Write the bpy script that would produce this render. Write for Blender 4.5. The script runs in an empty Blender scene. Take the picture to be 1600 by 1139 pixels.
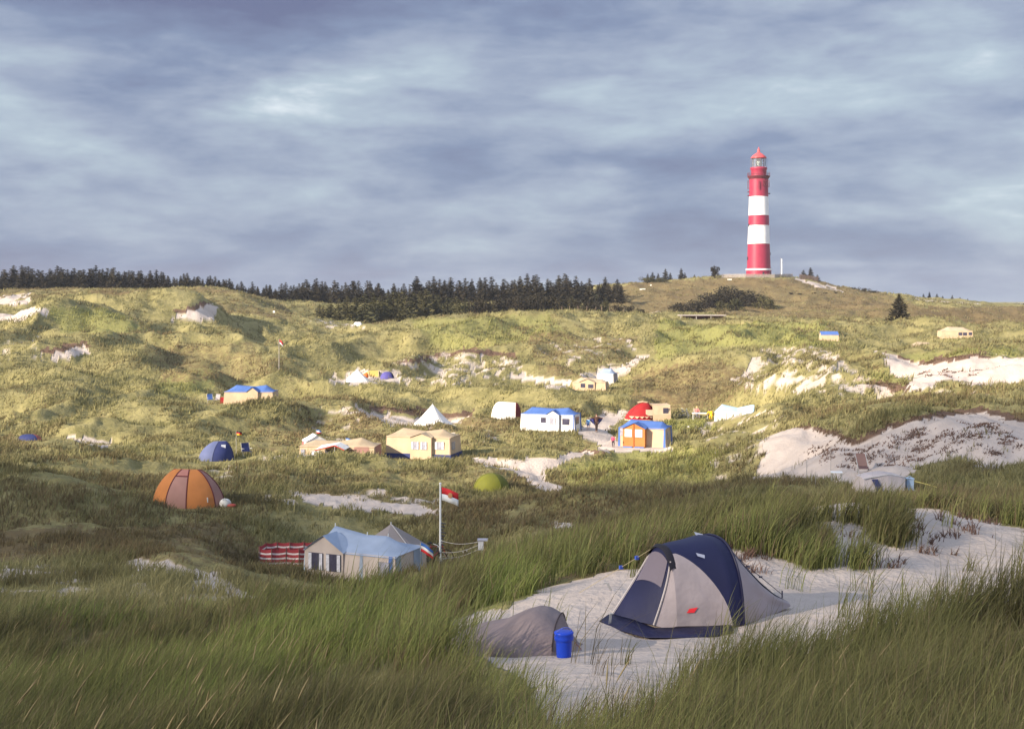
import bpy, math, random
import numpy as np
from mathutils import Vector, Matrix
random.seed(7)
rng = np.random.default_rng(11)
scene = bpy.context.scene
COL = scene.collection
R = math.radians
F = 1900.0          # focal length in photo pixels (photo is 1600 wide)
CZ = 14.0           # eye height above the camp plain
HORIZ = 470.0       # photo row of the horizon

# ------------------------------------------------------------------ camera
cam_d = bpy.data.cameras.new("camera")
cam = bpy.data.objects.new("camera", cam_d)
COL.objects.link(cam)
cam.location = (0, 0, CZ)
cam.rotation_euler = (R(90), 0, 0)
cam_d.sensor_width = 36.0
cam_d.lens = 36.0 * F / 1600.0
cam_d.shift_y = -(569.5 - HORIZ) / 1600.0
cam_d.clip_start = 0.1
cam_d.clip_end = 30000
scene.camera = cam

# ------------------------------------------------------------------ light
SUN_AZ = R(57)      # sun stands behind the camera, this far round to the left
SUN_EL = R(21.5)
to_sun = Vector((-math.sin(SUN_AZ) * math.cos(SUN_EL), -math.cos(SUN_AZ) * math.cos(SUN_EL), math.sin(SUN_EL)))
sun_d = bpy.data.lights.new("sun", 'SUN')
sun_d.energy = 5.0
sun_d.angle = R(0.6)
sun_d.color = (1.0, 0.88, 0.71)
sun = bpy.data.objects.new("sun", sun_d)
COL.objects.link(sun)
sun.rotation_euler = to_sun.to_track_quat('Z', 'Y').to_euler()
scene.view_settings.view_transform = 'Standard'
scene.view_settings.look = 'None'
scene.view_settings.exposure = 1.18
scene.view_settings.gamma = 1.0


def build_world():
    w = bpy.data.worlds.new("World")
    scene.world = w
    w.use_nodes = True
    nt = w.node_tree
    nt.nodes.clear()
    N = nt.nodes.new
    Lk = nt.links.new
    out = N('ShaderNodeOutputWorld')
    bg = N('ShaderNodeBackground')
    Lk(bg.outputs[0], out.inputs[0])
    tc = N('ShaderNodeTexCoord')
    sep = N('ShaderNodeSeparateXYZ')
    Lk(tc.outputs['Generated'], sep.inputs[0])

    def M(op, a, b=None, c=None, clamp=False):
        n = N('ShaderNodeMath')
        n.operation = op
        n.use_clamp = clamp
        for i, v in enumerate((a, b, c)):
            if v is None:
                continue
            if isinstance(v, (int, float)):
                n.inputs[i].default_value = v
            else:
                Lk(v, n.inputs[i])
        return n.outputs[0]

    def mixc(f, a, b):
        n = N('ShaderNodeMix')
        n.data_type = 'RGBA'
        if isinstance(f, (int, float)):
            n.inputs[0].default_value = f
        else:
            Lk(f, n.inputs[0])
        for s, v in ((6, a), (7, b)):
            if isinstance(v, tuple):
                n.inputs[s].default_value = v + (1,)
            else:
                Lk(v, n.inputs[s])
        return n.outputs[2]
    X, Y, Z = sep.outputs
    zz = M('ADD', M('MAXIMUM', Z, 0.0), 0.17)
    px = M('DIVIDE', X, zz)
    py = M('DIVIDE', Y, zz)
    cmb = N('ShaderNodeCombineXYZ')
    Lk(px, cmb.inputs[0])
    Lk(py, cmb.inputs[1])

    def noise(scale, detail, rough, off, sx=1.0, sy=1.0, dist=0.0):
        mp = N('ShaderNodeMapping')
        mp.inputs['Location'].default_value = off
        mp.inputs['Scale'].default_value = (sx, sy, 1)
        Lk(cmb.outputs[0], mp.inputs[0])
        n = N('ShaderNodeTexNoise')
        n.inputs['Scale'].default_value = scale
        n.inputs['Detail'].default_value = detail
        n.inputs['Roughness'].default_value = rough
        n.inputs['Distortion'].default_value = dist
        Lk(mp.outputs[0], n.inputs['Vector'])
        return n.outputs['Fac']
    n1 = noise(1.25, 5, 0.5, (3.1, 1.7, 0), 0.85, 1.0, 0.3)
    def dnoise(scale, detail, off, sz, dist):
        mp = N('ShaderNodeMapping')
        mp.inputs['Location'].default_value = off
        mp.inputs['Scale'].default_value = (1, 1, sz)
        Lk(tc.outputs['Generated'], mp.inputs[0])
        n = N('ShaderNodeTexNoise')
        n.inputs['Scale'].default_value = scale
        n.inputs['Detail'].default_value = detail
        n.inputs['Roughness'].default_value = 0.56
        n.inputs['Distortion'].default_value = dist
        Lk(mp.outputs[0], n.inputs['Vector'])
        return n.outputs['Fac']
    n2 = M('ADD', M('MULTIPLY', dnoise(5.0, 6, (2.3, 0.4, 1.1), 2.9, 0.15), 0.55), M('MULTIPLY', dnoise(12.0, 6, (5.1, 1.4, 0.3), 3.4, 0.2), 0.45))

    def spot(dx, dz, sx, sz):      # a soft feature of the sky at azimuth dx, height dz (tangents)
        ax = M('DIVIDE', M('SUBTRACT', M('DIVIDE', X, M('MAXIMUM', Y, 0.05)), dx), sx)
        az = M('DIVIDE', M('SUBTRACT', M('DIVIDE', Z, M('MAXIMUM', Y, 0.05)), dz), sz)
        r2 = M('ADD', M('MULTIPLY', ax, ax), M('MULTIPLY', az, az))
        return M('MULTIPLY', M('POWER', 2.718, M('MULTIPLY', r2, -1.0)), M('GREATER_THAN', Y, 0.05))
    v = M('ADD', M('MULTIPLY', n1, 0.45), M('MULTIPLY', n2, 1.75))
    v = M('SUBTRACT', v, 0.605)
    warp = M('MULTIPLY', M('SUBTRACT', n2, 0.5), 0.5)
    v = M('SUBTRACT', v, M('MULTIPLY', spot(-0.30, 0.262, 0.25, 0.040), 0.62))
    v = M('ADD', v, M('MULTIPLY', M('MULTIPLY', spot(-0.185, 0.168, 0.055, 0.020), n2), 0.75))
    v = M('SUBTRACT', v, M('MULTIPLY', spot(0.13, 0.115, 0.13, 0.014), 0.22))
    v = M('SUBTRACT', v, M('MULTIPLY', spot(-0.27, 0.03, 0.3, 0.03), 0.20))
    v = M('SUBTRACT', v, M('MULTIPLY', spot(0.32, 0.03, 0.25, 0.04), 0.16))
    v = M('SUBTRACT', v, M('MULTIPLY', spot(-0.30, 0.175, 0.12, 0.016), 0.20))
    v = M('ADD', v, M('MULTIPLY', spot(0.10, 0.165, 0.25, 0.03), 0.08))
    v = M('ADD', v, M('MULTIPLY', M('MULTIPLY', spot(0.27, 0.030, 0.05, 0.0035), n1), 0.38))
    v = M('ADD', v, M('MULTIPLY', M('MULTIPLY', spot(0.08, 0.107, 0.05, 0.004), n1), 0.30))
    ramp = N('ShaderNodeValToRGB')
    cr = ramp.color_ramp
    cr.elements[0].position = 0.0
    cr.elements[0].color = (0.120, 0.136, 0.235, 1)
    cr.elements[1].position = 1.0
    cr.elements[1].color = (0.62, 0.67, 0.71, 1)
    for p, c in ((0.30, (0.178, 0.220, 0.330)), (0.5, (0.265, 0.310, 0.405)), (0.72, (0.355, 0.425, 0.490))):
        e = cr.elements.new(p)
        e.color = c + (1,)
    Lk(v, ramp.inputs[0])
    sky = N('ShaderNodeTexSky')
    sky.sky_type = 'NISHITA'
    sky.sun_disc = False
    sky.sun_elevation = SUN_EL
    sky.sun_rotation = math.pi + SUN_AZ
    sk = N('ShaderNodeMix')
    sk.data_type = 'RGBA'
    sk.blend_type = 'MULTIPLY'
    sk.inputs[0].default_value = 1.0
    Lk(sky.outputs[0], sk.inputs[6])
    sk.inputs[7].default_value = (0.7, 0.7, 0.7, 1)
    # clouds in the same physical units as the sky texture (background strength 0.1)
    cl = N('ShaderNodeMix')
    cl.data_type = 'RGBA'
    cl.blend_type = 'MULTIPLY'
    cl.inputs[0].default_value = 1.0
    Lk(ramp.outputs[0], cl.inputs[6])
    # cloud deck is thinner and brighter overhead and towards the sun behind us
    up = M('MULTIPLY', M('SUBTRACT', Z, 0.27), 1.8, None, True)
    back = M('MULTIPLY', M('SUBTRACT', 0.45, Y), 0.8, None, True)
    lift = M('ADD', M('MULTIPLY', M('MAXIMUM', up, back), 6.0), 6.1)
    cc = N('ShaderNodeCombineColor')
    for i in range(3):
        Lk(lift, cc.inputs[i])
    Lk(cc.outputs[0], cl.inputs[7])
    Lk(mixc(0.94, sk.outputs[2], cl.outputs[2]), bg.inputs[0])
    bg.inputs[1].default_value = 0.1


build_world()

# ------------------------------------------------------------------ noise
def _h(ix, iy, s):
    n = (ix.astype(np.int64) * 374761393 + iy.astype(np.int64) * 668265263 + s * 982451653) & 0x7fffffff
    n = ((n ^ (n >> 13)) * 1274126177) & 0x7fffffff
    return ((n ^ (n >> 16)) & 0xffff) / 65535.0


def vnoise(x, y, s=0):
    ix = np.floor(x); iy = np.floor(y)
    fx = x - ix; fy = y - iy
    fx = fx * fx * fx * (fx * (fx * 6 - 15) + 10); fy = fy * fy * fy * (fy * (fy * 6 - 15) + 10)
    a = _h(ix, iy, s); b = _h(ix + 1, iy, s); c = _h(ix, iy + 1, s); d = _h(ix + 1, iy + 1, s)
    return (a * (1 - fx) + b * fx) * (1 - fy) + (c * (1 - fx) + d * fx) * fy - 0.5


def fbm(x, y, wl, s=0, oct=3):
    v = 0; a = 1.0
    for o in range(oct):
        ang = 0.7 * o + 0.3
        xr = x * math.cos(ang) - y * math.sin(ang); yr = x * math.sin(ang) + y * math.cos(ang)
        v = v + a * vnoise(xr / wl, yr / wl, s + o * 17)
        wl *= 0.5; a *= 0.5
    return v * 1.3


def sstep(a, b, x):
    t = np.clip((x - a) / (b - a), 0, 1)
    return t * t * (3 - 2 * t)


# ------------------------------------------------------------------ terrain control points: photo column, photo row, distance
CT = """
800 1139 8.8;1200 1139 8.6;1600 1139 8.0;400 1139 9.5;0 1139 12;
1250 1062 11;1590 945 13.5;1050 1105 10;1420 1005 12;880 1125 9.6;700 1110 10.6;
950 1050 12;880 1030 14;800 1012 14.5;1000 988 16.4;1220 955 17.6;960 900 20;850 930 19;720 975 18;1100 985 16.4;
1300 920 20;1420 870 23;1400 795 26.5;1300 787 26;1300 840 23.5;1560 830 26;1550 800 30;1500 785 33;1240 800 26;1450 800 28;
900 885 22;1000 865 23;1100 850 23.5;1150 850 23;1200 835 24;800 925 21;700 955 21;640 965 22;500 990 21;400 1035 19;200 1080 17;0 1135 15;
200 1078 22.5;0 1090 20.5;330 1050 23;400 995 24;200 1000 28;400 955 30;0 1010 27;
200 925 38;370 925 38;300 885 44;0 905 40;100 850 50;50 800 58;200 810 58;0 740 72;150 770 66;
0 690 100;48 687 112;130 700 100;200 720 85;0 640 125;0 600 150;200 640 125;200 600 150;
575 905 54;450 885 54;400 900 46;330 860 52;600 950 33;600 922 44;480 930 40;688 873 56;752 880 50;720 902 35;850 885 35;900 830 50;1000 800 52;1000 850 30;
800 800 64;700 800 66;560 795 70;450 790 70;400 780 68;295 788 66;350 790 66;560 775 75;650 780 73;750 780 75;768 764 79;
870 770 78;850 745 85;950 760 75;1000 740 84;1100 760 66;1150 740 75;1100 700 96;
600 745 84;600 727 91;480 735 86;400 722 90;340 718 91;388 718 93;250 735 82;300 728 88;
533 724 98;662 714 100;760 725 92;820 700 105;700 690 112;
676 666 134;676 676 126;676 695 117;640 672 129;600 652 140;740 657 138;600 635 146;700 627 150;560 640 140;
790 654 128;862 671 119;760 680 115;930 675 118;958 701 103;1008 695 105;940 650 130;1017 656 131;1100 657 130;1148 660 126;1074 675 112;
1000 620 146;1100 620 145;1100 570 165;1100 530 195;1120 505 225;1200 505 220;1270 545 180;1200 560 160;1200 600 130;1200 640 108;1150 672 108;1150 695 95;
1300 750 62;1200 747 66;1250 695 78;1250 667 82;1340 692 68;1400 663 70;1500 646 72;1590 665 70;1500 742 60;1590 722 62;1450 752 55;
1380 788 45;1200 790 45;1300 805 38;1450 810 36;1550 780 45;
1500 625 90;1590 630 85;1400 630 95;1300 640 95;
1420 607 112;1385 560 140;1480 600 112;1560 572 125;1440 562 130;1530 548 140;1590 560 132;
1440 549 185;1492 528 190;1295 534 190;1300 525 205;1280 540 175;1405 505 240;1590 530 180;1560 520 220;1590 500 300;
1185 433 405;1100 434 403;1250 434 405;1000 442 400;930 448 390;880 456 385;1330 452 400;1400 462 420;1500 469 450;1590 477 470;
1000 465 360;1100 465 360;1185 465 360;1000 490 310;1100 492 320;1200 485 320;1270 480 330;1350 480 320;1450 485 310;1300 500 270;
820 491 235;760 495 235;900 498 235;680 503 245;600 508 255;559 513 258;480 505 260;950 505 230;1020 506 225;
820 560 175;650 560 180;700 590 165;558 597 163;605 593 167;450 580 165;450 540 195;393 629 138;300 590 160;300 550 185;850 600 152;948 599 158;922 611 152;980 575 172;1000 550 190;
55 500 205;170 505 205;230 515 200;110 517 188;30 497 208;30 485 235;0 478 250;60 462 275;140 470 240;130 455 300;200 454 300;300 452 295;250 457 300;350 455 300;250 460 290;380 460 290;430 475 285;
310 490 233;330 477 240;280 504 225;350 500 240;420 499 255;250 500 230;
100 552 168;120 536 175;0 560 165;200 540 180;40 590 150;0 520 190;350 530 195;420 560 180;
0 455 340;200 455 340;420 468 330;300 455 340;500 500 290;600 500 290;700 497 290;800 493 285;900 491 290;1000 488 295;500 475 350;700 470 350;900 453 388
"""
PADS = []      # px, py, D, radius : level ground under tents
def pad(px, py, D, r):
    PADS.append((px, py, D, r))


for p in ((575, 905, 53.5, 3.3), (295, 788, 66, 2.2), (768, 764, 79, 1.6), (340, 718, 91, 1.7), (533, 723, 98, 3.4), (662, 713, 100, 3.1),
          (676, 664, 134, 3.2), (790, 653, 128, 2.2), (862, 671, 119, 3.2), (1010, 656, 131, 3.2), (1148, 659, 127, 2.6), (1008, 695, 105, 2.8),
          (393, 630, 139, 3.2), (558, 596, 163, 2.6), (605, 592, 167, 1.4), (949, 597, 158, 1.8), (922, 609, 153, 2.4), (1295, 533, 190, 2.2),
          (1492, 528, 190, 3.2), (1442, 550, 185, 2.6), (559, 512, 258, 2.0), (48, 687, 112, 1.8), (1380, 777, 48, 1.5), (445, 882, 56, 1.6),
          (1095, 655, 130, 2.0), (610, 868, 60, 2.0), (1185, 432, 407, 8), (1097, 499, 243, 5)):
    pad(*p)
ctrl = []
for t in CT.replace("\n", "").split(";"):
    if t.strip():
        a, b, c = map(float, t.split())
        ctrl.append((a, b, c))
ctrl += [(p[0], p[1], p[2]) for p in PADS]
C = []
for a, b, d in ctrl:
    C.append(((a - 800) / F, math.log(d), -(b - HORIZ) / F * d))
    if a < 60: C.append((-0.85, math.log(d), -(b - HORIZ) / F * d))
    if a > 1540: C.append((0.85, math.log(d), -(b - HORIZ) / F * d))
for u in (-0.9, -0.45, 0, 0.45, 0.9):
    C += [(u, math.log(1.6), -1.75), (u, math.log(3.2), -2.1), (u, math.log(5.5), -2.45)]
    C += [(u, math.log(560), -9.0), (u, math.log(760), -13.0)]
for u, z in ((-0.4, 1), (-0.2, -1), (0.0, -2), (0.1, 2), (0.2, 6), (0.3, 1), (0.42, -4)):
    C.append((u, math.log(450), z))
seen = {}
for c in C:
    seen[(round(c[0], 3), round(c[1], 3))] = c
C = np.array(list(seen.values()))
MQ = 0.028
d2 = (C[:, None, 0] - C[None, :, 0]) ** 2 + (C[:, None, 1] - C[None, :, 1]) ** 2
A = np.sqrt(d2 + MQ * MQ) - 0.0
A[np.arange(len(C)), np.arange(len(C))] -= 0.0
n = len(C)
P = np.c_[np.ones(n), C[:, 0], C[:, 1]]
K = np.block([[A - 0.0003 * np.eye(n), P], [P.T, np.zeros((3, 3))]])
sol = np.linalg.solve(K, np.r_[C[:, 2], 0, 0, 0])
TU = np.linspace(-1.0, 1.0, 601)
TL = np.linspace(math.log(1.5), math.log(800), 560)
gu, gl = np.meshgrid(TU, TL, indexing='ij')
TZ = sol[n] + sol[n + 1] * gu + sol[n + 2] * gl
for i in range(n):
    TZ += sol[i] * np.sqrt((gu - C[i, 0]) ** 2 + (gl - C[i, 1]) ** 2 + MQ * MQ)


def base_z(x, y):
    yy = np.maximum(y, 1.5)
    u = np.clip(x / yy, -0.999, 0.999)
    l = np.clip(np.log(yy), TL[0], TL[-1] - 1e-6)
    fu = (u - TU[0]) / (TU[1] - TU[0]); fl = (l - TL[0]) / (TL[1] - TL[0])
    iu = np.minimum(fu.astype(int), len(TU) - 2); il = np.minimum(fl.astype(int), len(TL) - 2)
    a = fu - iu; b = fl - il
    z = (TZ[iu, il] * (1 - a) + TZ[iu + 1, il] * a) * (1 - b) + (TZ[iu, il + 1] * (1 - a) + TZ[iu + 1, il + 1] * a) * b
    k = sstep(560, 760, yy)
    return z * (1 - k) + (-13.2) * k


PW = [((p[0] - 800) / F * p[2], p[2], -(p[1] - HORIZ) / F * p[2], p[3]) for p in PADS]
# single dunes of their own: photo column, distance, height, half width, half depth
DUNES = [(112, 205, 4.3, 6.5, 11), (355, 190, 1.3, 9, 8), (200, 168, 1.0, 8, 6), (770, 205, 0.7, 12, 9), (1080, 190, 0.9, 9, 9), (905, 190, 0.8, 8, 7),
         (520, 195, 0.9, 10, 8), (660, 200, 0.7, 8, 9), (60, 150, 0.9, 8, 6), (250, 205, 1.3, 8, 8), (150, 232, 1.6, 9, 9), (1220, 190, 0.7, 8, 8),
         (1440, 230, 0.9, 9, 8), (1545, 175, 0.9, 6, 7), (1500, 60, 0.5, 2.2, 1.8), (1575, 64, 0.6, 2.0, 1.8), (690, 78, 0.5, 5, 3), (130, 60, 0.7, 6, 3.5),
         (420, 60, 0.4, 4, 3), (230, 47, 0.5, 4, 3), (30, 66, 0.8, 5, 3), (880, 62, 0.5, 4, 3), (1060, 80, 0.5, 4, 3), (150, 290, 0.6, 14, 10), (290, 290, 0.6, 10, 9)]
DW = [((a - 800) / F * d, d, h, sx, sy) for a, d, h, sx, sy in DUNES]


def height(x, y):
    x = np.asarray(x, float); y = np.asarray(y, float)
    z = base_z(x, y)
    for cx, cy, h, sx, sy in DW:
        m = (np.abs(x - cx) < 3 * sx) & (np.abs(y - cy) < 3 * sy)
        if m.any():
            z[m] += h * np.exp(-((x[m] - cx) / sx) ** 2 - ((y[m] - cy) / sy) ** 2)
    far = sstep(40, 150, y) * (1 - sstep(600, 800, y)); mid = sstep(18, 60, y) * (1 - sstep(600, 800, y)); near = sstep(3, 14, y) * (1 - sstep(300, 500, y))
    bil = 0.5 - np.abs(fbm(x, y, 15.0, 23, 3)) * 2.2
    far = far * (1 - 0.65 * sstep(225, 290, y)); nz = far * (0.9 * fbm(x, y * 0.9, 19.0, 1, 3) + 1.9 * (bil - 0.15)) + mid * 0.62 * fbm(x, y, 5.5, 5, 3) + (near * 0.10 + mid * 0.16) * fbm(x, y, 1.5, 9, 3)
    k = np.ones_like(z); pz = np.zeros_like(z)
    for cx, cy, zz, r in PW:
        d = np.hypot(x - cx, y - cy)
        m = d < 2.3 * r
        if m.any():
            w = 1 - sstep(0.95 * r, 2.3 * r, d[m])
            pz[m] = pz[m] * (1 - w) + zz * w
            k[m] = k[m] * (1 - w)
    return (z + nz) * k + pz * (1 - k) + CZ if False else np.where(k < 1, (z + nz) * k + (1 - k) * np.where(k < 1, pz / np.maximum(1 - k, 1e-6), 0), z + nz) + CZ


def H(x, y):
    return float(height(np.array([x]), np.array([y]))[0])


def at(px, D, dz=0.0):
    x = (px - 800) / F * D
    return Vector((x, D, H(x, D) + dz))


# ------------------------------------------------------------------ sand, heath and painted hollow-shade masks, drawn as photo outlines laid on the ground
def poly(s):
    v = [float(t) for t in s.replace(",", " ").split()]
    return np.array(v).reshape(-1, 2)


SAND = [  # outline, near, far, strength
    ("660 985 745 958 800 948 830 925 900 906 1000 885 1130 852 1145 842 1180 850 1235 792 1310 780 1400 788 1470 796 1540 812 1610 828 1620 960 1450 978 1250 1036 1075 1078 1000 1150 860 1165 840 1085 790 1050 740 1010", 8.3, 31, 1.0),
    ("600 1300 640 1138 720 1105 800 1108 860 1150 850 1300 600 1300", 5, 10.6, 0.8),
    ("1480 1050 1640 1010 1660 1300 1520 1300", 5, 11.5, 0.66),
    ("735 713 800 720 870 714 910 700 925 708 880 722 852 738 856 752 905 772 880 774 830 755 800 737 745 724", 70, 104, 1.0),
    ("896 676 925 655 940 645 985 645 975 655 945 668 968 690 1050 694 1055 704 950 706 930 700 940 690", 98, 140, 1.0),
    ("560 634 600 648 640 655 735 648 752 660 700 668 640 666 600 660 565 646", 128, 146, 1.0),
    ("440 766 500 773 560 782 660 792 690 803 640 806 540 794 480 787", 62, 80, 1.0),
    ("530 770 620 762 690 778 690 800 560 790", 64, 82, 0.55),
    ("1178 748 1195 712 1180 672 1250 667 1335 694 1395 668 1450 651 1530 646 1620 664 1620 724 1545 738 1500 712 1440 726 1395 756", 54, 90, 1.0),
    ("1090 660 1190 640 1260 660 1230 700 1190 712 1100 690", 78, 122, 0.5),
    ("1368 545 1405 560 1440 570 1530 556 1620 562 1620 592 1540 603 1480 596 1445 606 1400 618 1425 597 1405 590", 100, 150, 1.0),
    ("1340 590 1400 610 1440 612 1590 600 1590 618 1440 622 1380 625", 96, 120, 0.5),
    ("262 502 288 489 333 474 346 478 336 496 300 504", 215, 250, 1.0),
    ("-40 482 76 481 60 500 -40 506", 195, 232, 1.0),
    ("62 553 135 538 140 552 90 562", 158, 182, 1.0),
    ("-20 466 50 457 46 474 -20 481", 235, 285, 0.9),
    ("210 878 250 880 322 893 395 930 335 922 300 906", 28, 58, 1.0),
    ("-20 885 120 878 360 898 380 935 200 948 -20 952", 26, 56, 0.66),
    ("600 575 640 558 730 548 800 558 840 590 780 602 620 604", 150, 195, 0.62),
    ("1190 545 1290 543 1345 575 1400 622 1240 612 1140 600", 100, 190, 0.76),
    ("785 582 905 596 885 607 800 594", 145, 170, 0.95),
    ("905 585 940 572 985 569 1004 548 1012 552 988 580 950 600 930 600", 150, 190, 0.9),
    ("868 812 945 830 930 840 868 826", 44, 60, 0.9),
    ("105 681 172 688 172 699 118 692", 94, 122, 0.95),
    ("395 712 490 705 490 716 400 722", 88, 100, 0.8),
    ("330 735 372 728 385 745 345 748", 74, 92, 0.75),
    ("335 770 460 765 460 790 350 792", 60, 76, 0.5),
    ("520 580 540 575 620 582 625 598 520 598", 155, 175, 0.9),
    ("485 500 560 503 580 512 500 512", 240, 275, 0.7),
    ("1236 433 1252 436 1302 449 1320 458 1300 454 1248 441", 370, 410, 1.0),
    ("1380 470 1440 468 1530 474 1535 479 1440 473", 380, 480, 0.9),
    ("960 485 1040 478 1050 492 970 497", 280, 330, 0.6),
    
    ("820 540 960 520 1010 545 860 575", 170, 215, 0.42),
    ("600 640 780 672 780 690 640 680", 105, 140, 0.40),
    ("1100 705 1190 690 1180 745 1120 760", 66, 98, 0.45),
    ("470 640 560 625 560 690 470 680", 105, 150, 0.40),
    ("0 535 60 525 100 560 0 575", 150, 185, 0.40),
]
SAND = [(poly(a), b, c, d) for a, b, c, d in SAND]
HEATH_SHADE = [
    ("930 455 1000 440 1130 434 1320 440 1420 470 1480 500 1300 505 1180 498 950 500", 280, 420, 0.85),
    ("1420 480 1620 478 1620 512 1480 512", 260, 420, 0.9),
    ("990 575 1130 560 1190 600 1120 640 980 650", 118, 172, 0.75),
    ("230 540 400 535 420 590 250 600", 150, 205, 0.6),
    ("820 520 1000 515 1000 590 840 590", 150, 215, 0.5),
    ("0 440 430 440 460 500 150 470 0 470", 250, 330, 0.55),
    ("600 640 900 660 940 700 700 700", 100, 140, 0.45),
    ("400 660 600 640 600 720 400 720", 92, 140, 0.5),
    ("480 735 760 720 900 760 780 800 480 790", 60, 92, 0.5),
    ("550 800 700 780 1000 770 1000 830 700 830", 45, 72, 0.4),
    ("0 790 300 790 380 860 200 880 0 860", 40, 62, 0.2),
    ("1200 660 1340 690 1400 660 1620 640 1620 668 1400 690 1340 700", 64, 90, 0.9),
]
HEATH_SHADE += [  # near patches coloured dark brown to paint the shade of the hollows
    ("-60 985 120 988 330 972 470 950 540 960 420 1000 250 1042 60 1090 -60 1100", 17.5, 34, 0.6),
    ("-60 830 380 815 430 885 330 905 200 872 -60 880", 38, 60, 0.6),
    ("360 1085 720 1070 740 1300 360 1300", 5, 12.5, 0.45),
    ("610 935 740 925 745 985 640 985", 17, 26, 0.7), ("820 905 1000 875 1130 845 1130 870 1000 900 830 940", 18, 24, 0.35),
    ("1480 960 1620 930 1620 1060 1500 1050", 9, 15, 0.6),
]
HEATH_SHADE = [(poly(a), b, c, d) for a, b, c, d in HEATH_SHADE]
LUSH = [
    ("1030 500 1290 500 1310 545 1150 540 1020 560", 160, 230, 1.0),
    ("640 500 860 492 900 530 700 560", 190, 250, 0.8),
    ("870 730 1000 700 1130 700 1100 760 900 765", 66, 104, 0.9),
    ("60 480 170 480 230 520 100 520", 180, 215, 0.9),
    ("1390 560 1440 550 1590 540 1590 560 1480 575", 125, 160, 0.9),
    ("250 590 340 570 340 610 250 620", 140, 165, 0.8),
    ("1040 660 1120 650 1120 670 1040 680", 110, 132, 0.9),
    ("1330 600 1420 560 1420 610 1340 600", 110, 140, 0.6),
]
LUSH += [
    ("60 1085 250 1040 480 980 640 935 800 900 900 870 900 900 700 985 480 1060 300 1139 60 1139", 10, 24, 0.9),
    ("330 970 480 925 640 905 620 960 500 985 400 1010", 19, 40, 0.8),
    ("1000 1100 1250 1040 1500 940 1620 900 1620 960 1400 1040 1200 1139 1000 1139", 8, 14, 0.6),
]
LUSH = [(poly(a), b, c, d) for a, b, c, d in LUSH]


RIM = [
    ("1195 668 1250 659 1335 685 1395 661 1450 644 1530 637 1600 652 1600 676 1530 657 1450 661 1400 678 1335 703 1250 678", 60, 94, 1.0),
    ("1385 550 1430 565 1530 549 1548 556 1530 568 1440 580 1400 570", 115, 152, 1.0),
    ("60 547 135 530 145 540 70 557", 158, 184, 1.0), ("565 630 610 638 660 638 745 643 745 652 650 650 600 647", 136, 152, 1.0),
    ("620 566 730 543 805 553 805 562 730 553 640 571", 160, 200, 1.0), ("265 486 330 471 336 480 290 493", 212, 248, 1.0),
    ("1330 585 1400 600 1440 603 1440 610 1380 612", 98, 122, 1.0), ("895 700 945 705 935 712 880 712", 84, 112, 1.0),
]
RIM = [(poly(a), b, c, d) for a, b, c, d in RIM]
ISLE = [   # tussock islands growing in the bare sand
    ("1135 800 1240 806 1330 812 1410 800 1430 825 1400 858 1330 888 1280 896 1215 876 1140 850", 20.5, 26.2, 1.0),
    ("1110 800 1190 790 1230 812 1130 840", 21, 27, 1.0),
]
ISLE = [(poly(a), b, c, d) for a, b, c, d in ISLE]


def inpoly(P, x, y):
    r = np.zeros(len(x), bool)
    j = len(P) - 1
    for i in range(len(P)):
        xi, yi = P[i]; xj, yj = P[j]
        c = ((yi > y) != (yj > y)) & (x < (xj - xi) * (y - yi) / (yj - yi + 1e-12) + xi)
        r ^= c
        j = i
    return r


TRACKS = []      # trodden sand tracks: column, row in the photo, looked up on the ground
for pts, d0, d1, wd in ((((208, 878), (250, 886), (300, 900), (345, 918), (392, 932)), 24, 62, .42), (((455, 768), (520, 778), (590, 787), (680, 799)), 55, 85, .5), (((400, 714), (440, 711), (485, 708)), 84, 105, .5)):
    lx, ld = [], []
    for a, b in pts:
        Ds = np.linspace(d0, d1, 240)
        zz = height((a - 800) / F * Ds, Ds)
        rows_ = HORIZ + (CZ - zz) / Ds * F
        D_ = Ds[int(np.argmin(np.abs(rows_ - b) + 0.02 * (Ds - d0)))]
        lx.append((a - 800) / F * D_); ld.append(D_)
    TRACKS.append((np.array(lx), np.array(ld), wd))


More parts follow.
